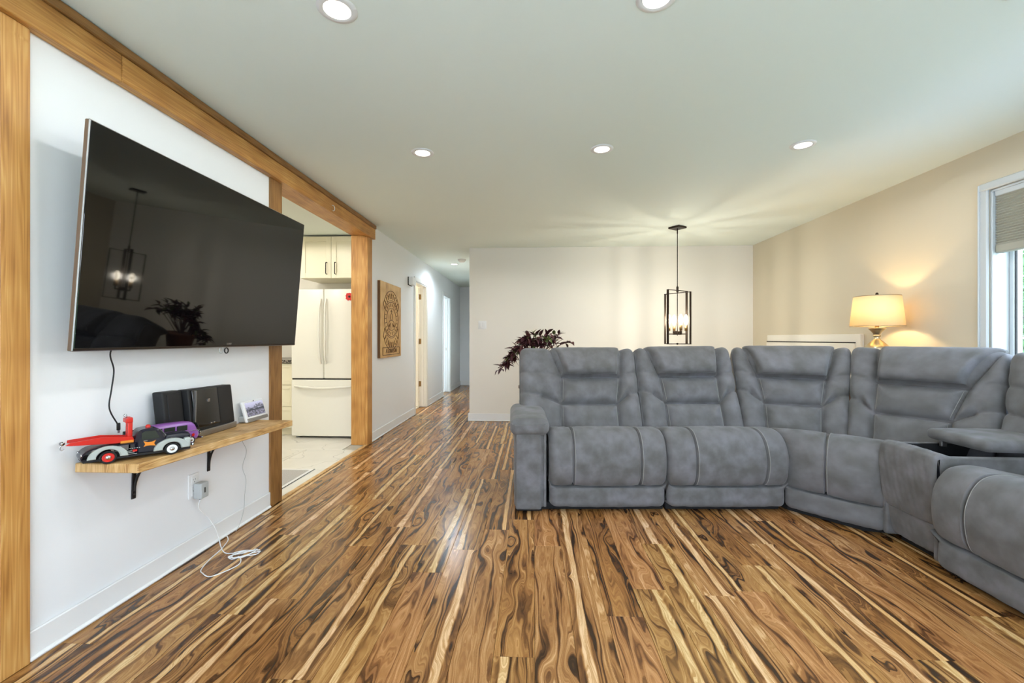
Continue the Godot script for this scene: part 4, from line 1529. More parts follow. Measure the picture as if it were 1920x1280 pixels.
	for s in [-1.0, 1.0]:
		st = S()
		rb(st, Vector3(0, s * 0.030, 0.006), Vector3(0.033, 0.043, 0.004), 0.0015, 2)
		var rc := obj("receptacle", st, M.white_plastic, ou)
		st = S()
		bb(st, -0.008, -0.0062, s * 0.030, s * 0.030 + 0.008, 0.006, 0.0084, 0.0003)
		bb(st, 0.0062, 0.008, s * 0.030, s * 0.030 + 0.008, 0.006, 0.0084, 0.0003)
		drum(st, [Vector2(0.0025, 0.006), Vector2(0.0025, 0.0084), Vector2(0, 0.0084)], Transform3D(Basis.IDENTITY, Vector3(0, s * 0.030 - 0.009, 0)), 10)
		obj("slot", st, M.black, rc)
	var ch := thing("usb_charger", "white block charger plugged into the wall outlet", "charger", Vector3(LEFT + 0.008, 0.349, -2.285), PI / 2)
	st = S()
	rb(st, Vector3(0.0, 0.0, 0.026), Vector3(0.056, 0.082, 0.045), 0.006, 3)
	obj("block", st, M.grey_plastic, ch)
	st = S()
	bb(st, -0.006, 0.002, -0.012, 0.016, 0.0482, 0.0496, 0.0004)
	obj("port", st, M.black, ch)
	st = S()
	rb(st, Vector3(0.0, -0.044, 0.022), Vector3(0.014, 0.014, 0.010), 0.003, 2)
	obj("socket", st, M.black, ch)
	var wl := thing("charging_cable", "white charging cable running from the charger to a coiled bundle on the floor", "cable", Vector3.ZERO)
	st = S()
	var y := 0.0035
	tube(st, smooth_path([Vector3(-1.790, 0.30, -2.287), Vector3(-1.803, 0.25, -2.29), Vector3(-1.803, 0.17, -2.36), Vector3(-1.792, 0.09, -2.40), Vector3(-1.785, 0.02, -2.42), Vector3(-1.765, y, -2.40), Vector3(-1.70, y, -2.33), Vector3(-1.655, y, -2.30), Vector3(-1.61, y, -2.305)]), 0.0026)
	tube(st, smooth_path([Vector3(-1.78, 0.018, -2.475), Vector3(-1.755, y, -2.45), Vector3(-1.725, y, -2.37), Vector3(-1.71, y + 0.004, -2.33), Vector3(-1.70, y, -2.24), Vector3(-1.668, y, -2.135), Vector3(-1.635, y, -2.10), Vector3(-1.575, y, -2.072), Vector3(-1.53, y, -2.13), Vector3(-1.512, y, -2.19), Vector3(-1.535, y, -2.24), Vector3(-1.57, y, -2.27)]), 0.0026)
	obj("lead", st, M.cable_white, wl)
	st = S()
	var coil := []
	for k in 31:
		var t := TAU * k / 10.0
		var sq := 0.020 + 0.006 * sin(k * 1.7)
		coil.append(Vector3(-1.545 + 0.062 * cos(t) * (1.0 - 0.02 * k / 3.0) + 0.01 * sin(k * 2.1), 0.005 + 0.0045 * (k / 10.0) + 0.003 * sin(k * 1.3), -2.285 + sq * sin(t) * 1.5 - 0.030 * cos(t)))
	tube(st, smooth_path(coil, 6), 0.0026)
	obj("coil", st, M.cable_white, wl)
	st = S()
	tube(st, smooth_path([Vector3(-1.812, 0.60, -2.655), Vector3(-1.817, 0.528, -2.664), Vector3(-1.817, 0.45, -2.705), Vector3(-1.817, 0.36, -2.668), Vector3(-1.817, 0.272, -2.70), Vector3(-1.816, 0.17, -2.685), Vector3(-1.803, 0.10, -2.66), Vector3(-1.800, 0.03, -2.62), Vector3(-1.785, 0.004, -2.56)]), 0.0012, 6)
	metas(obj("thin_wire", st, M.grey_plastic, self), "thin grey wire trailing down the wall from under the smart display", "wire")
	# hook in the beam
	st = S()
	tube(st, smooth_path([Vector3(LEFT + 0.046, 2.335, -3.80), Vector3(LEFT + 0.06, 2.335, -3.80), Vector3(LEFT + 0.068, 2.318, -3.803), Vector3(LEFT + 0.066, 2.298, -3.806), Vector3(LEFT + 0.056, 2.290, -3.808), Vector3(LEFT + 0.050, 2.298, -3.806)]), 0.003)
	metas(obj("cup_hook", st, M.white_plastic, self), "small white hook screwed into the timber beam", "hook")


func shelf_spot(x: float, z: float) -> Vector3:
	return Vector3(x, 0.6695 - (absf(z) - 1.66) * 0.0297, z)


func mountain_picture() -> Image:
	var im := Image.create(128, 64, false, Image.FORMAT_RGB8)
	var n := FastNoiseLite.new()
	n.seed = 4
	n.frequency = 0.03
	for x in 128:
		var ridge := 20.0 + 12.0 * n.get_noise_1d(x * 1.2) - 9.0 * exp(-pow((x - 92) / 26.0, 2.0))
		var low := 31.0 + 8.0 * n.get_noise_1d(x * 0.8 + 300.0)
		for y in 64:
			var c := Color(0.84, 0.84, 0.94).lerp(Color(0.68, 0.68, 0.80), y / 30.0)
			if y > ridge: c = Color(0.40, 0.40, 0.46).lerp(Color(0.85, 0.85, 0.95), clampf(n.get_noise_2d(x * 3, y * 3) * 2.0, 0, 0.8))
			if y > low: c = Color(0.20, 0.23, 0.28)
			if y > 38: c = Color(0.32, 0.33, 0.38).lerp(Color(0.66, 0.64, 0.74), clampf(0.5 + n.get_noise_2d(x * 2, y * 7 + 90), 0, 1))
			if y > 38 and n.get_noise_2d(x * 2, y * 3 + 40) > 0.28: c = Color(0.14, 0.17, 0.16)
			im.set_pixel(x, y, c)
	return im

# ---------------------------------------------------------------- toys on the shelf

func arch(x: float, y: float, r0: float, r1: float, squash := 1.0) -> PackedVector2Array:
	var p := PackedVector2Array()
	for k in 15: p.append(Vector2(x + cos(PI * k / 14.0) * r1 * squash, y + sin(PI * k / 14.0) * r1))
	for k in range(14, -1, -1): p.append(Vector2(x + cos(PI * k / 14.0) * r0, y + sin(PI * k / 14.0) * r0))
	return p


func wheel(parent: Node, at: Vector3, r: float, hub: Material, wall: Material) -> void:
	for s in [-1.0, 1.0]:
		var xf := Transform3D(Basis.IDENTITY if s > 0 else Basis(Vector3.UP, PI), Vector3(at.x, at.y, at.z * s))
		var st := S()
		drum(st, [Vector2(0.0, -0.016), Vector2(r * 0.9, -0.016), Vector2(r, -0.012), Vector2(r, 0.0), Vector2(r * 0.93, 0.003), Vector2(r * 0.72, 0.002), Vector2(r * 0.68, -0.002), Vector2(0.0, -0.002)], xf)
		var o := obj("wheel", st, M.rubber, parent)
		st = S()
		drum(st, [Vector2(r * 0.72, 0.001), Vector2(r * 0.66, 0.003), Vector2(r * 0.5, 0.0), Vector2(r * 0.42, 0.001), Vector2(0.0, 0.001)], xf)
		obj("rim", st, wall, o)
		st = S()
		drum(st, [Vector2(r * 0.36, 0.001), Vector2(r * 0.3, 0.004), Vector2(r * 0.1, 0.006), Vector2(0.0, 0.006)], xf)
		obj("hubcap", st, hub, o)


func build_toys() -> void:
	# the tow truck: x forwards, z towards its near side
	var t := thing("toy_tow_truck", "toy tow truck with black cab, grey fenders and red boom", "toy truck", shelf_spot(-1.668, -1.772))
	t.basis = Basis(Vector3.RIGHT, -0.0297) * Basis(Vector3.UP, 0.94) * Basis.from_scale(Vector3(1.0, 0.92, 1.0))
	var st := S()
	extrude(st, smooth2([Vector2(-0.172, 0.022), Vector2(-0.176, 0.036), Vector2(-0.164, 0.058), Vector2(-0.14, 0.070), Vector2(-0.09, 0.074), Vector2(-0.02, 0.074), Vector2(-0.012, 0.070), Vector2(-0.012, 0.020)], 3), -0.052, 0.052, 0.005)
	obj("bed", st, M.navy, t)
	st = S()
	extrude(st, smooth2([Vector2(-0.012, 0.018), Vector2(-0.014, 0.075), Vector2(-0.006, 0.112), Vector2(0.006, 0.127), Vector2(0.035, 0.131), Vector2(0.062, 0.126), Vector2(0.073, 0.113), Vector2(0.090, 0.084), Vector2(0.094, 0.018)], 4), -0.050, 0.050, 0.010)
	var cab := obj("cab", st, M.navy, t)
	st = S()
	rb(st, Vector3(0.132, 0.058, 0), Vector3(0.10, 0.066, 0.078), 0.016, 4, Vector3(0, 0.006, 0), 4)
	obj("hood", st, M.navy, t)
	st = S()
	bb(st, -0.17, 0.178, 0.012, 0.026, -0.048, 0.048, 0.003)
	obj("chassis", st, M.black, t)
	for s in [-1.0, 1.0]:
		st = S()
		extrude(st, PackedVector2Array([Vector2(0.006, 0.082), Vector2(0.006, 0.112), Vector2(0.016, 0.120), Vector2(0.052, 0.119), Vector2(0.066, 0.084)]), 0.0494 if s > 0 else -0.0508, 0.0508 if s > 0 else -0.0494, 0.0003)
		obj("side_window", st, M.pane_dark, cab)
		st = S()
		extrude(st, arch(-0.098, 0.026, 0.036, 0.050, 1.22), s * 0.052, s * 0.067, 0.003) if s > 0 else extrude(st, arch(-0.098, 0.026, 0.036, 0.050, 1.22), -0.067, -0.052, 0.003)
		obj("fender", st, M.toy_grey, t)
		st = S()
		var ff := arch(0.108, 0.026, 0.033, 0.050, 1.25)
		extrude(st, ff, 0.042 if s > 0 else -0.064, 0.064 if s > 0 else -0.042, 0.003)
		rb(st, Vector3(0.163, 0.048, s * 0.050), Vector3(0.024, 0.046, 0.026), 0.008, 3)
		obj("fender", st, M.toy_grey, t)
		st = S()
		drum(st, [Vector2(0.010, 0.0), Vector2(0.011, 0.004), Vector2(0.006, 0.007), Vector2(0.0, 0.008)], Transform3D(Basis(Vector3.UP, PI / 2), Vector3(0.174, 0.056, s * 0.046)), 16)
		obj("headlight", st, M.chrome, t)
		st = S()
		drum(st, [Vector2(0.007, 0.0), Vector2(0.007, 0.003), Vector2(0.0, 0.004)], Transform3D(Basis(Vector3.UP, -PI / 2), Vector3(-0.172, 0.046, s * 0.044)), 14)
		obj("tail_light", st, M.chrome, t)
		st = S()
		bb(st, 0.012, 0.026, 0.076, 0.079, s * 0.0505 - 0.002, s * 0.0505 + 0.002, 0.0008)
		obj("door_handle", st, M.chrome, cab)
	st = S()
	extrude(st, PackedVector2Array([Vector2(-0.040, -0.014), Vector2(0.040, -0.014), Vector2(0.036, 0.014), Vector2(-0.036, 0.014)]), 0.0, 0.0012, 0.0, Transform3D(Basis(Vector3.UP, PI / 2) * Basis(Vector3.RIGHT, -0.52), Vector3(0.0835, 0.100, 0)))
	obj("windscreen", st, M.steel, cab)
	# orange waisted emblem on the near door
	st = S()
	extrude(st, PackedVector2Array([Vector2(0.013, 0.050), Vector2(0.023, 0.054), Vector2(0.035, 0.054), Vector2(0.053, 0.050), Vector2(0.048, 0.062), Vector2(0.054, 0.076), Vector2(0.041, 0.070), Vector2(0.026, 0.070), Vector2(0.012, 0.076), Vector2(0.018, 0.062)]), 0.0497, 0.0507, 0.0002)
	obj("door_emblem", st, M.orange, cab)
	st = S()
	for k in 6: bb(st, -0.040 + 0.0075 * k, -0.036 + 0.0075 * k, 0.050, 0.053, 0.0515, 0.0528, 0.0003)
	for k in 3: bb(st, -0.042, -0.008 - 0.008 * k, 0.026 + 0.007 * k, 0.028 + 0.007 * k, 0.0515, 0.0528, 0.0003)
	obj("side_lettering", st, M.toy_grey, t)
	st = S()
	bb(st, -0.022, -0.008, 0.036, 0.045, 0.0515, 0.053, 0.0003)
	obj("side_badge", st, M.red, t)
	# boom, mast and winch
	st = S()
	for s in [-1.0, 1.0]:
		extrude(st, PackedVector2Array([Vector2(-0.218, 0.095), Vector2(-0.205, 0.104), Vector2(-0.11, 0.112), Vector2(-0.02, 0.100), Vector2(-0.012, 0.082), Vector2(-0.07, 0.078), Vector2(-0.205, 0.092)]), -0.0035, 0.0035, 0.001, Transform3D(Basis(Vector3.UP, s * 0.085), Vector3(0, 0, s * 0.025)))
	rb(st, Vector3(-0.07, 0.086, 0), Vector3(0.11, 0.010, 0.046), 0.004, 2)
	var boom := obj("boom", st, M.red, t)
	st = S()
	bb(st, -0.058, -0.016, 0.075, 0.086, 0.027, 0.036, 0.001)
	obj("boom_stripe", st, M.orange, boom)
	st = S()
	drum(st, [Vector2(0.0, -0.006), Vector2(0.008, -0.006), Vector2(0.005, 0.0), Vector2(0.008, 0.006), Vector2(0.0, 0.006)], Transform3D(Basis.IDENTITY, Vector3(-0.222, 0.098, 0)), 16)
	tube(st, smooth_path([Vector3(-0.224, 0.092, 0), Vector3(-0.227, 0.078, 0), Vector3(-0.222, 0.070, 0), Vector3(-0.216, 0.076, 0)]), 0.002, 6)
	obj("pulley_and_hook", st, M.chrome, boom)
	st = S()
	rb(st, Vector3(-0.026, 0.130, 0.012), Vector3(0.016, 0.110, 0.018), 0.003, 2)
	rb(st, Vector3(-0.026, 0.130, -0.018), Vector3(0.014, 0.110, 0.014), 0.003, 2)
	rb(st, Vector3(-0.030, 0.172, 0.0), Vector3(0.024, 0.020, 0.052), 0.003, 2)
	obj("mast", st, M.red, t)
	st = S()
	for s in [-1.0, 1.0]: drum(st, [Vector2(0.006, 0.0), Vector2(0.007, 0.004), Vector2(0.0, 0.008)], Transform3D(Basis(Vector3.UP, -PI / 2), Vector3(-0.036, 0.192, s * 0.014)), 12)
	obj("work_light", st, M.chrome, t)
	st = S()
	lathe(st, PackedVector2Array([Vector2(0.009, 0.128), Vector2(0.009, 0.136), Vector2(0.006, 0.142), Vector2(0.0, 0.143)]), Vector3(0.036, 0.0, 0.0), 16)
	obj("beacon", st, M.red, cab)
	st = S()
	rb(st, Vector3(0.184, 0.034, 0), Vector3(0.010, 0.014, 0.118), 0.004, 3)
	for k in 5: bb(st, 0.180, 0.184, 0.044, 0.07, -0.028 + 0.013 * k, -0.024 + 0.013 * k, 0.001)
	obj("bumper_and_grille", st, M.chrome, t)
	wheel(t, Vector3(-0.098, 0.027, 0.062), 0.027, M.chrome, M.red)
	wheel(t, Vector3(0.108, 0.027, 0.060), 0.027, M.chrome, M.white_plastic)

	# the van
	var v := thing("toy_van", "toy purple microbus with coloured flowers behind the tow truck", "toy van", shelf_spot(-1.704, -1.968))
	v.basis = Basis(Vector3.RIGHT, -0.0297) * Basis(Vector3.UP, 1.30)
	st = S()
	var vs := func(p: Vector3) -> Vector3: return Vector3(p.x - (maxf(0.0, p.y - 0.05) * 0.42 if p.x > 0.0 else 0.0), p.y, p.z * (1.0 - 0.14 * clampf((p.y - 0.05) / 0.06, 0.0, 1.0)))
	rb(st, Vector3(0, 0.061, 0), Vector3(0.25, 0.090, 0.090), 0.022, 5, Vector3(0, 0.004, 0.0), 6, vs)
	var body := obj("body", st, M.purple, v)
	st = S()
	for s in [-1.0, 1.0]:
		for k in 4:
			var x0 := 0.060 - 0.056 * k
			st = S()
			bb(st, x0 - 0.046, x0, 0.070, 0.094, s * 0.0445 - 0.0025, s * 0.0445 + 0.0025, 0.001)
			obj("side_window", st, M.pane_dark, body)
	for s in [-1.0, 1.0]:
		st = S()
		extrude(st, PackedVector2Array([Vector2(-0.018, -0.014), Vector2(0.018, -0.014), Vector2(0.016, 0.014), Vector2(-0.016, 0.014)]), 0.0, 0.002, 0.0004, Transform3D(Basis(Vector3.UP, PI / 2) * Basis(Vector3.RIGHT, -0.4), Vector3(0.1175, 0.083, s * 0.0195)))
		obj("windscreen", st, M.pane_dark, body)
		st = S()
		drum(st, [Vector2(0.010, 0.0), Vector2(0.010, 0.004), Vector2(0.0, 0.007)], Transform3D(Basis(Vector3.UP, PI / 2), Vector3(0.127, 0.046, s * 0.030)), 16)
		obj("headlight", st, M.chrome, v)
	st = S()
	rb(st, Vector3(0.131, 0.024, 0), Vector3(0.010, 0.010, 0.104), 0.004, 3)
	bb(st, -0.125, 0.118, 0.063, 0.0655, 0.0472, 0.0498, 0.0006)
	obj("bumper_and_trim", st, M.chrome, v)
	st = S()
	for k in 7:
		var p := Vector2(-0.105 + 0.032 * k, 0.043 if k % 2 == 0 else 0.052)
		var fl := PackedVector2Array()
		for i in 20: fl.append(p + Vector2(cos(TAU * i / 20), sin(TAU * i / 20)) * (0.007 + 0.0025 * cos(5.0 * TAU * i / 20)))
		extrude(st, fl, 0.0484, 0.0498, 0.0003)
	obj("flower_decal", st, M.red, v)
	wheel(v, Vector3(-0.080, 0.018, 0.042), 0.018, M.chrome, M.white_plastic)
	wheel(v, Vector3(0.082, 0.018, 0.042), 0.018, M.chrome, M.white_plastic)

# ---------------------------------------------------------------- hall wall

func build_hall_things() -> void:
	var p := thing("wall_plaque", "tall carved pine plaque with an oval emblem on the hall wall", "plaque", Vector3(LEFT, 1.388, -5.455), PI / 2)
	var st := S()
	cb(st, Vector3(0, 0, 0.019), Vector3(0.80, 0.915, 0.036), 0.004, 1, Vector2(0.4, 0.2))
	var board := obj("board", st, M.plaque, p)
	st = S()
	for s in [-1.0, 1.0]: bb(st, s * 0.4 - 0.003, s * 0.4 + 0.003, -0.455, 0.455, 0.004, 0.0345, 0.001)
	obj("burnt_edge", st, M.burnt, board)
	var z := 0.038
	var oval := func(c: Vector2, rx: float, ry: float, a0: float, a1: float) -> PackedVector3Array:
		var o := PackedVector3Array()
		for k in 41: o.append(Vector3(c.x + rx * cos(lerpf(a0, a1, k / 40.0)), c.y + ry * sin(lerpf(a0, a1, k / 40.0)), z))
		return o
	st = S()
	var mid := Vector2(0.0, 0.015)
	tube(st, oval.call(mid, 0.225, 0.215, 0, TAU), 0.0042, 6)
	tube(st, oval.call(mid, 0.150, 0.140, 0, TAU), 0.003, 6)
	obj("oval_ring", st, M.burnt, board).scale = Vector3(1.2, 1.0, 1.0)
	st = S()
	for s in [1.0, -1.0]:
		var top: PackedVector3Array = oval.call(Vector2(0, 0.0), 0.29, s * 0.37, 0.55, PI - 0.55)
		var low: PackedVector3Array = oval.call(mid, 0.245, s * 0.235, 0.50, PI - 0.50)
		tube(st, top, 0.0042, 6)
		tube(st, PackedVector3Array([top[0], low[0]]), 0.0042, 6)
		tube(st, PackedVector3Array([top[40], low[40]]), 0.0042, 6)
		tube(st, low, 0.003, 6)
	obj("banner_outline", st, M.burnt, board).scale = Vector3(1.2, 1.0, 1.0)
	st = S()
	var r := RandomNumberGenerator.new()
	r.seed = 3
	for s in [1.0, -1.0]:                      # worn carved strokes round the banners and the oval
		for k in 9:
			var a := lerpf(0.75, PI - 0.75, k / 8.0)
			var q := Vector3(cos(a) * 0.262, s * sin(a) * 0.305, z)
			var d := Vector3(cos(a), s * sin(a), 0) * 0.032
			tube(st, PackedVector3Array([q - d, q + d]), 0.0052, 6)
			if k % 2 == 0: tube(st, PackedVector3Array([q + d, q + d * 0.3 + Vector3(0.018, 0, 0)]), 0.0042, 6)
	for k in 22:
		var a := TAU * k / 22.0
		var q := Vector3(mid.x + cos(a) * 0.187, mid.y + sin(a) * 0.177, z)
		var d := Vector3(cos(a), sin(a), 0) * r.randf_range(0.012, 0.022)
		tube(st, PackedVector3Array([q - d, q + d]), 0.0042, 6)
	obj("carved_stroke", st, M.burnt, board).scale = Vector3(1.2, 1.0, 1.0)
	st = S()
	for k in 4:                                # star and bust inside the oval
		var a := PI / 4 * k
		var d := Vector3(cos(a), sin(a), 0) * (0.026 if k % 2 == 0 else 0.015)
		tube(st, PackedVector3Array([Vector3(0, 0.115, z) - d, Vector3(0, 0.115, z) + d]), 0.003, 6)
	tube(st, smooth_path([Vector3(-0.03, 0.07, z), Vector3(0.0, 0.088, z), Vector3(0.03, 0.07, z), Vector3(0.034, 0.03, z), Vector3(0.012, 0.005, z), Vector3(-0.012, 0.005, z), Vector3(-0.034, 0.03, z), Vector3(-0.03, 0.07, z)]), 0.0036, 6)
	tube(st, smooth_path([Vector3(-0.09, -0.07, z), Vector3(-0.075, -0.02, z), Vector3(-0.03, 0.0, z), Vector3(0.03, 0.0, z), Vector3(0.075, -0.02, z), Vector3(0.09, -0.07, z)]), 0.0036, 6)
	for s in [-1.0, 1.0]:
		for k in 5: tube(st, PackedVector3Array([Vector3(s * (0.03 + 0.018 * k), -0.03 - 0.012 * k, z), Vector3(s * (0.05 + 0.018 * k), -0.085 + 0.004 * k, z)]), 0.003, 6)
	obj("carved_figure", st, M.burnt, board).scale = Vector3(1.2, 1.0, 1.0)
	st = S()
	for e in [[-0.27, -0.335, 0.27, -0.335], [-0.27, -0.425, 0.27, -0.425], [-0.27, -0.425, -0.27, -0.335], [0.27, -0.425, 0.27, -0.335]]: tube(st, PackedVector3Array([Vector3(e[0], e[1], z), Vector3(e[2], e[3], z)]), 0.0042, 6)
	obj("name_plate_frame", st, M.burnt, board).scale = Vector3(1.2, 1.0, 1.0)
	words("lettering", "A LA MAISON", 0.050, 0.006, M.burnt, board, Vector3(0, -0.38, z - 0.001), Basis.IDENTITY, false)

	var c := thing("door_chime", "small white door chime box high on the hall wall", "chime", Vector3(LEFT, 2.0, -6.40), PI / 2)
	st = S()
	rb(st, Vector3(0, 0.004, 0.040), Vector3(0.19, 0.115, 0.062), 0.006, 3)
	obj("cover", st, M.white_plastic, c)
	st = S()
	bb(st, -0.097, 0.097, -0.061, 0.060, 0.0, 0.014, 0.002)
	obj("back_box", st, M.dark_gap, c)
	for k in 2:
		var q: Array = [[-1.149, -7.04], [-1.12, -8.6]][k]
		var s := thing("smoke_detector", ["round cream smoke detector nearest on the hall ceiling", "farthest small white disc on the hall ceiling"][k], "smoke detector", Vector3(q[0], CEIL, q[1]))
		st = S()
		var hgt: float = [0.045, 0.02][k]
		lathe(st, PackedVector2Array([Vector2(0.0, -hgt), Vector2(0.042, -hgt), Vector2(0.052, -hgt * 0.7), Vector2(0.058, -hgt * 0.6)]), Vector3.ZERO, 24)
		obj("cover", st, M.wall_warm, s)
		st = S()
		lathe(st, PackedVector2Array([Vector2(0.060, -hgt * 0.55), Vector2(0.066, -hgt * 0.3), Vector2(0.066, 0.0)]), Vector3.ZERO, 24)
		obj("base_ring", st, M.wall_warm, s)
	var sw := thing("light_switch", "white double rocker light switch on the cream back wall", "switch", Vector3(-0.717, 1.352, BACK))
	st = S()
	rb(st, Vector3(0, 0, 0.003), Vector3(0.115, 0.117, 0.006), 0.0025, 2)
	obj("plate", st, M.white_plastic, sw)
	for x in [-0.023, 0.023]:
		st = S()
		rb(st, Vector3(x, 0, 0.007), Vector3(0.034, 0.067, 0.006), 0.002, 2, Vector3.ZERO, 1, func(p: Vector3) -> Vector3: return Vector3(p.x, p.y, p.z + p.y * 0.05))
		obj("rocker", st, M.white_plastic, sw)

# ---------------------------------------------------------------- behind the sofa

func build_behind_sofa() -> void:
	# pendant light over the dining place
	var p := thing("pendant_light", "dark bronze open-cage pendant light hung from the ceiling on a thin rod", "pendant light", Vector3(1.64, CEIL, -5.1), 0.62)
	var st := S()
	cb(st, Vector3(0, -0.012, 0), Vector3(0.145, 0.02, 0.145), 0.005)
	obj("canopy", st, M.bronze, p)
	st = S()
	tube(st, PackedVector3Array([Vector3(0, -0.02, 0), Vector3(0, -0.08, 0)]), 0.007)
	tube(st, PackedVector3Array([Vector3(0, -0.055, 0), Vector3(0, -1.24, 0)]), 0.0048)
	rb(st, Vector3(0, -0.715, 0), Vector3(0.022, 0.07, 0.022), 0.008, 3)
	obj("rod", st, M.bronze, p)
	var top := -0.722
	var bot := -1.338
	for k in 2:
		st = S()
		var R := 0.168
		var dy := -0.03 * k
		for s in [-1.0, 1.0]:
			bb(st, s * R - 0.004, s * R + 0.004, bot, top + dy, -0.014, 0.014, 0.001)
		bb(st, -R, R, top + dy - 0.008, top + dy, -0.006, 0.006, 0.001)
		bb(st, -R, R, bot, bot + 0.008, -0.006, 0.006, 0.001)
		var o := obj("cage_frame", st, M.bronze, p)
		o.rotation.y = PI / 2 * k
	st = S()
	rb(st, Vector3(0, -1.208, 0), Vector3(0.075, 0.045, 0.075), 0.006, 3)
	rb(st, Vector3(0, bot + 0.004, 0), Vector3(0.022, 0.022, 0.022), 0.009, 3)
	obj("hub", st, M.bronze, p)
	for k in 4:
		var a := PI / 2 * k - 0.62 + 0.06
		var d := Vector3(cos(a), 0, -sin(a)) * 0.098
		st = S()
		tube(st, PackedVector3Array([Vector3(0, -1.222, 0), d + Vector3(0, -1.222, 0), d + Vector3(0, -1.18, 0)]), 0.0055)
		obj("arm", st, M.bronze, p)
		st = S()
		lathe(st, PackedVector2Array([Vector2(0.0, -1.185), Vector2(0.016, -1.185), Vector2(0.0155, -1.12), Vector2(0.0, -1.12)]), d, 16)
		obj("candle_sleeve", st, M.brass, p)
		st = S()
		lathe(st, smooth2([Vector2(0.010, -1.122), Vector2(0.018, -1.10), Vector2(0.025, -1.07), Vector2(0.020, -1.03), Vector2(0.008, -1.005), Vector2(0.0005, -1.0)], 4), d, 18)
		obj("bulb", st, glow(Color(1.0, 0.93, 0.80), 5.0), p)
		var l := OmniLight3D.new()
		l.name = "lamp"
		l.position = d + Vector3(0, -1.065, 0)
		l.light_energy = PENDANT
		l.light_color = Color(1.0, 0.975, 0.91)
		l.light_size = 0.012
		l.omni_range = 30.0
		l.omni_attenuation = 2.0
		l.shadow_enabled = true
		p.add_child(l)

	# lamp in the corner, on a small table
	var lx := 2.77
	var lz := -3.69
	var t := thing("side_table", "small dark wooden side table under the lamp behind the sofa corner", "table", Vector3(lx, 0, lz))
	st = S()
	rb(st, Vector3(0, 0.735, 0), Vector3(0.40, 0.03, 0.40), 0.008, 3)
	obj("table_top", st, M.table, t)
	st = S()
	bb(st, -0.165, 0.165, 0.65, 0.72, -0.165, 0.165, 0.004)
	obj("apron", st, M.table, t)
	for x in [-0.155, 0.155]:
		for z in [-0.155, 0.155]:
			st = S()
			tube(st, PackedVector3Array([Vector3(x, 0.70, z), Vector3(x, 0.0, z)]), 0.02, 8, 0.013)
			obj("leg", st, M.table, t)
	var l := thing("table_lamp", "lit table lamp with a cream drum shade and champagne metal base", "lamp", Vector3(lx, 0.751, lz))
	st = S()
	lathe(st, smooth2([Vector2(0.0, 0.0), Vector2(0.085, 0.0), Vector2(0.088, 0.012), Vector2(0.07, 0.022), Vector2(0.04, 0.04), Vector2(0.035, 0.07), Vector2(0.06, 0.13), Vector2(0.085, 0.21), Vector2(0.092, 0.28), Vector2(0.083, 0.34), Vector2(0.055, 0.375), Vector2(0.024, 0.405), Vector2(0.020, 0.425)], 4), Vector3.ZERO, 40)
	lathe(st, PackedVector2Array([Vector2(0.020, 0.425), Vector2(0.026, 0.428), Vector2(0.026, 0.438), Vector2(0.021, 0.441)]), Vector3.ZERO, 40)
	lathe(st, smooth2([Vector2(0.021, 0.441), Vector2(0.032, 0.462), Vector2(0.056, 0.490), Vector2(0.056, 0.497), Vector2(0.02, 0.499), Vector2(0.0, 0.499)], 3), Vector3.ZERO, 40)
	obj("base", st, M.champagne, l)
	st = S()
	lathe(st, PackedVector2Array([Vector2(0.014, 0.497), Vector2(0.014, 0.56), Vector2(0.0, 0.56)]), Vector3.ZERO, 18)
	obj("socket", st, M.brass, l)
	st = S()
	var y0 := 0.512
	var y1 := 0.752
	lathe(st, PackedVector2Array([Vector2(0.176, y0), Vector2(0.178, y0), Vector2(0.153, y1), Vector2(0.151, y1), Vector2(0.176, y0)]), Vector3.ZERO, 48)
	var sh := obj("shade", st, M.shade, l)
	for k in 2:
		st = S()
		var rr: float = [0.1775, 0.1525][k]
		var yy: float = [y0, y1][k]
		lathe(st, PackedVector2Array([Vector2(rr - 0.003, yy - 0.003), Vector2(rr + 0.0015, yy - 0.003), Vector2(rr + 0.0015, yy + 0.003), Vector2(rr - 0.003, yy + 0.003), Vector2(rr - 0.003, yy - 0.003)]), Vector3.ZERO, 48)
		obj("rim_tape", st, M.champagne, sh)
	st = S()
	for s in [-1.0, 1.0]: tube(st, smooth_path([Vector3(0.0, 0.55, s * 0.02), Vector3(0.0, 0.60, s * 0.05), Vector3(0.0, 0.68, s * 0.05), Vector3(0.0, 0.748, 0.0)]), 0.0018, 6)
	for a in 3: tube(st, PackedVector3Array([Vector3(0, 0.746, 0), Vector3(cos(TAU * a / 3) * 0.152, 0.746, sin(TAU * a / 3) * 0.152)]), 0.0015, 6)
	obj("harp", st, M.brass, l)
	st = S()
	lathe(st, smooth2([Vector2(0.004, 0.748), Vector2(0.006, 0.757), Vector2(0.011, 0.768), Vector2(0.008, 0.779), Vector2(0.0005, 0.784)], 3), Vector3.ZERO, 16)
	obj("finial", st, M.bronze, l)
	st = S()
	lathe(st, smooth2([Vector2(0.012, 0.56), Vector2(0.022, 0.585), Vector2(0.029, 0.62), Vector2(0.022, 0.65), Vector2(0.0005, 0.662)], 4), Vector3.ZERO, 20)
	obj("bulb", st, glow(Color(1.0, 0.88, 0.62), 4.0), l)
	var o := OmniLight3D.new()
	o.name = "lamp"
	o.position = Vector3(0, 0.615, 0)
	o.light_energy = TABLE_LAMP
	o.light_color = Color(1.0, 0.86, 0.62)
	o.light_size = 0.025
	o.omni_range = 30.0
	o.omni_attenuation = 2.0
	o.shadow_enabled = true
	l.add_child(o)

	# long white panel on the right wall
	var w := thing("wall_panel", "long white panel with a dark slot on the wall left of the lamp", "wall panel", Vector3(RIGHT, 0, -4.92), -PI / 2)
	st = S()
	bb(st, -0.82, 0.78, 0.72, 1.205, 0.0, 0.035, 0.006)
	obj("body", st, M.wall_warm, w)
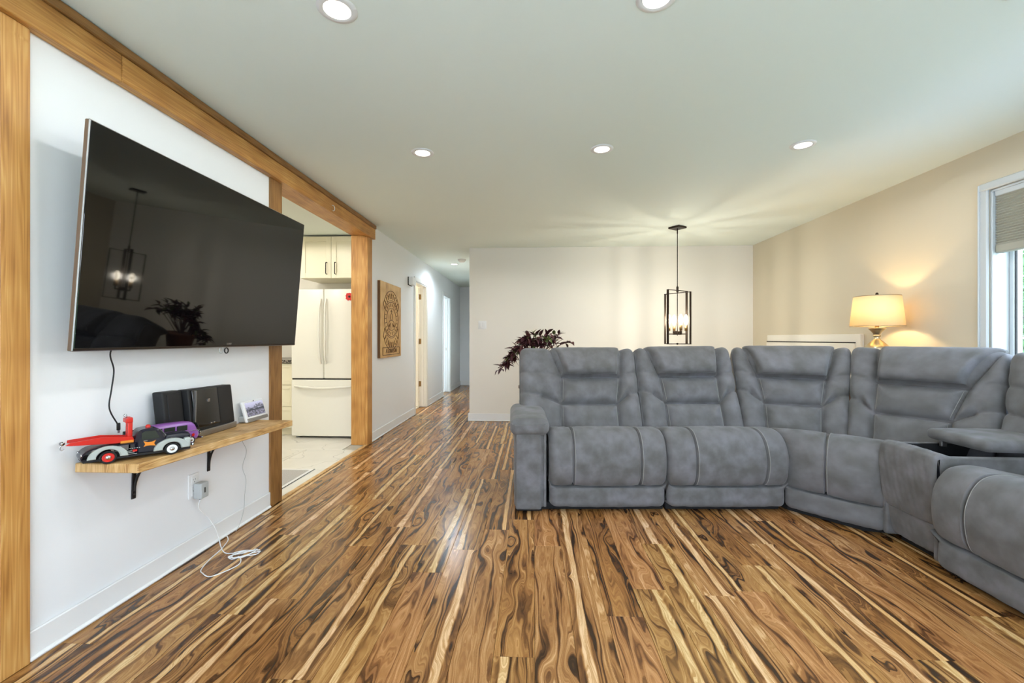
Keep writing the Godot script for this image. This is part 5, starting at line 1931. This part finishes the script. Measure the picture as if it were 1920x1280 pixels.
	st = S()
	bb(st, -0.80, 0.72, 0.74, 1.118, 0.03, 0.055, 0.006)
	obj("front_cover", st, M.wall_warm, w)
	st = S()
	bb(st, -0.80, 0.72, 1.119, 1.130, 0.03, 0.050, 0.001)
	obj("slot", st, M.dark_gap, w)

	st = S()
	rb(st, Vector3(0.5, 0.006, 0.75), Vector3(3.9, 0.012, 2.8), 0.005, 2)
	metas(obj("area_rug", st, M.rug, self), "pale area rug on the floor behind the camera", "rug")

	# burgundy plant on a stand
	var px := Vector3(0.02, 0, -4.12)
	var s := thing("plant_stand", "wooden plant stand hidden behind the grey sofa", "stand", px)
	st = S()
	lathe(st, PackedVector2Array([Vector2(0.0, 0.70), Vector2(0.16, 0.70), Vector2(0.16, 0.725), Vector2(0.0, 0.725)]), Vector3.ZERO, 28, true)
	obj("stand_top", st, M.table, s)
	for k in 3:
		st = S()
		var a := TAU * k / 3
		tube(st, PackedVector3Array([Vector3(cos(a) * 0.11, 0.70, sin(a) * 0.11), Vector3(cos(a) * 0.17, 0.0, sin(a) * 0.17)]), 0.016, 8)
		obj("leg", st, M.table, s)
	plant(px + Vector3(0, 0.726, 0))


const PENDANT := 0.15
const TABLE_LAMP := 0.15


func leaf_mesh(l: float, w: float, bend: float) -> ArrayMesh:
	var st := S()
	st.set_smooth_group(0)
	var rows := []
	for i in 6:
		var t := i / 5.0
		var half := w * sin(PI * pow(t, 0.75)) * 0.5 + 0.0004
		var y := -bend * t * t * l
		rows.append(PackedVector3Array([Vector3(-half, y + half * 0.45, t * l), Vector3(0, y, t * l), Vector3(half, y + half * 0.45, t * l)]))
	grid(st, rows)
	var low := []
	for r: PackedVector3Array in rows:
		var q := PackedVector3Array()
		for v in r: q.append(v - Vector3(0, 0.0008, 0))
		low.append(q)
	grid(st, low, true)
	st.generate_normals()
	return st.commit()


func plant(at: Vector3) -> void:
	var p := thing("potted_plant", "potted burgundy wandering plant trailing over the sofa's back corner", "plant", at)
	var st := S()
	lathe(st, PackedVector2Array([Vector2(0.0, 0.0), Vector2(0.085, 0.0), Vector2(0.118, 0.19), Vector2(0.126, 0.19), Vector2(0.126, 0.215), Vector2(0.112, 0.215), Vector2(0.110, 0.18), Vector2(0.0, 0.18)]), Vector3.ZERO, 32)
	obj("pot", st, M.clay, p)
	st = S()
	lathe(st, PackedVector2Array([Vector2(0.108, 0.178), Vector2(0.06, 0.186), Vector2(0.0, 0.19)]), Vector3.ZERO, 24)
	obj("soil", st, M.soil, p)
	var r := RandomNumberGenerator.new()
	r.seed = 21
	var leaves := []
	for k in 4: leaves.append(leaf_mesh([0.075, 0.062, 0.055, 0.068][k], [0.026, 0.024, 0.02, 0.028][k], [0.25, 0.5, 0.8, 0.4][k]))
	st = S()
	var spots := []
	var stems := []
	# each stem: where it goes from the pot's middle, and the height from which it carries leaves
	for k in 5:                                 # trailing over the left side
		stems.append([[Vector3(-0.02, 0.18, 0.0), Vector3(-0.09, 0.37, r.randf_range(-0.04, 0.1)), Vector3(-0.15 - 0.015 * k, 0.37 - 0.03 * k, r.randf_range(-0.02, 0.14)), Vector3(-0.21 - 0.016 * k, 0.31 - 0.028 * k, r.randf_range(0.0, 0.14)), Vector3(-0.235 - 0.024 * k, 0.235 - 0.022 * k, r.randf_range(0.02, 0.14))], 0.0])
	for k in 1: stems.append([[Vector3(0.03, 0.18, 0.0), Vector3(0.2, 0.36, 0.0), Vector3(0.34 + 0.04 * k, 0.405 + 0.008 * k, r.randf_range(-0.05, 0.05))], 0.37])
	for k in 20:                                # the mound on top, spread to the right
		var x := lerpf(-0.14, 0.26, k / 19.0) + r.randf_range(-0.02, 0.02)
		stems.append([[Vector3(0.0, 0.18, 0.0), Vector3(x * 0.5, 0.32 + r.randf() * 0.05, r.randf_range(-0.06, 0.06)), Vector3(x, 0.455 + r.randf_range(-0.035, 0.035), r.randf_range(-0.12, 0.10))], 0.35])
	for s in stems:
		var path := smooth_path(s[0], 6)
		tube(st, path, 0.0035, 6, 0.0018)
		for i in range(5, path.size()):
			if path[i].y < s[1]: continue
			var dir := (path[i] - path[i - 1]).normalized()
			for side in (1 if i % 2 == 0 or s[1] == 0.0 and i % 4 != 1 else 2): spots.append([path[i], dir])
	obj("stem", st, M.stem, p)
	var count := 0
	for q in spots:
		if count >= 298: break
		count += 1
		var dir: Vector3 = q[1]
		var out := (dir * 0.4 + Vector3(r.randf_range(-1, 1), r.randf_range(-0.5, 0.8), r.randf_range(-1, 1)).normalized()).normalized()
		var up := Vector3(r.randf_range(-0.4, 0.4), 1, r.randf_range(-0.4, 0.4)).normalized()
		var b := Basis.looking_at(-out, up)
		var c := r.randf()
		var o := mesh_obj("leaf", leaves[r.randi() % 4], M.leaf_wine if c < 0.60 else M.leaf_brown if c < 0.86 else M.leaf_green, p)
		o.transform = Transform3D(b.scaled(Vector3.ONE * r.randf_range(0.9, 1.4)), q[0])

# ---------------------------------------------------------------- outside the window

func build_outside() -> void:
	var st := S()
	bb(st, 5.5, 60, -0.75, -0.5, -60, 40, 0.0)
	struct("ground", st, M.lawn, "green lawn outside the window")
	st = S()
	bb(st, -40, 5.5, -0.75, -0.5, -60, 40, 0.0)
	struct("ground_paving", st, M.paving, "pale paving round the house")
	for k in 5:
		var q: Array = [[9.0, -7.6, 3.4, 1.9], [12.5, -9.5, 5.0, 2.6], [9.5, -4.2, 2.6, 1.6], [14.0, -13.0, 6.0, 3.0], [11.0, 1.0, 4.6, 2.4]][k]
		bush(Vector3(q[0], -0.5, q[1]), q[2], q[3], k, ["leafy green tree seen through the narrow strip of the window", "taller green tree farther off behind the window", "low leafy green bush outside right of the window strip", "distant tall green tree beyond the window", "green tree outside beside the house"][k])


func bush(at: Vector3, h: float, w: float, k: int, label: String) -> void:
	var o := thing("leafy_tree", label, "tree", at)
	var st := S()
	tube(st, PackedVector3Array([Vector3.ZERO, Vector3(0.05, h * 0.35, 0), Vector3(0, h * 0.7, 0.05)]), 0.13, 8, 0.05)
	for j in 4: tube(st, PackedVector3Array([Vector3(0.03, h * 0.3, 0), Vector3(cos(j * 1.6) * w * 0.5, h * 0.6, sin(j * 1.6) * w * 0.5)]), 0.05, 6, 0.02)
	obj("trunk", st, M.bark, o)
	var r := RandomNumberGenerator.new()
	r.seed = 90 + k
	var blobs := []
	for j in 9: blobs.append([Vector3(r.randf_range(-0.6, 0.6) * w, h * r.randf_range(0.3, 0.85), r.randf_range(-0.6, 0.6) * w), w * r.randf_range(0.3, 0.5)])
	var mm := MultiMesh.new()
	mm.transform_format = MultiMesh.TRANSFORM_3D
	mm.mesh = leaf_mesh(0.13, 0.075, 0.4)
	mm.instance_count = 4500
	for i in mm.instance_count:
		var b: Array = blobs[i % blobs.size()]
		var d := Vector3(r.randfn(), r.randfn(), r.randfn()).normalized()
		var pos: Vector3 = b[0] + d * b[1] * pow(r.randf(), 0.4)
		var basis := Basis.looking_at(-(d + Vector3(r.randf_range(-1, 1), r.randf_range(-1, 0.6), r.randf_range(-1, 1))).normalized(), Vector3(0.1, 1, 0.05).normalized())
		mm.set_instance_transform(i, Transform3D(basis.scaled(Vector3.ONE * r.randf_range(0.8, 1.6)), pos))
	var f := MultiMeshInstance3D.new()
	f.multimesh = mm
	f.material_override = M.tree
	f.name = "foliage"
	f.set_meta("kind", "stuff")
	o.add_child(f)
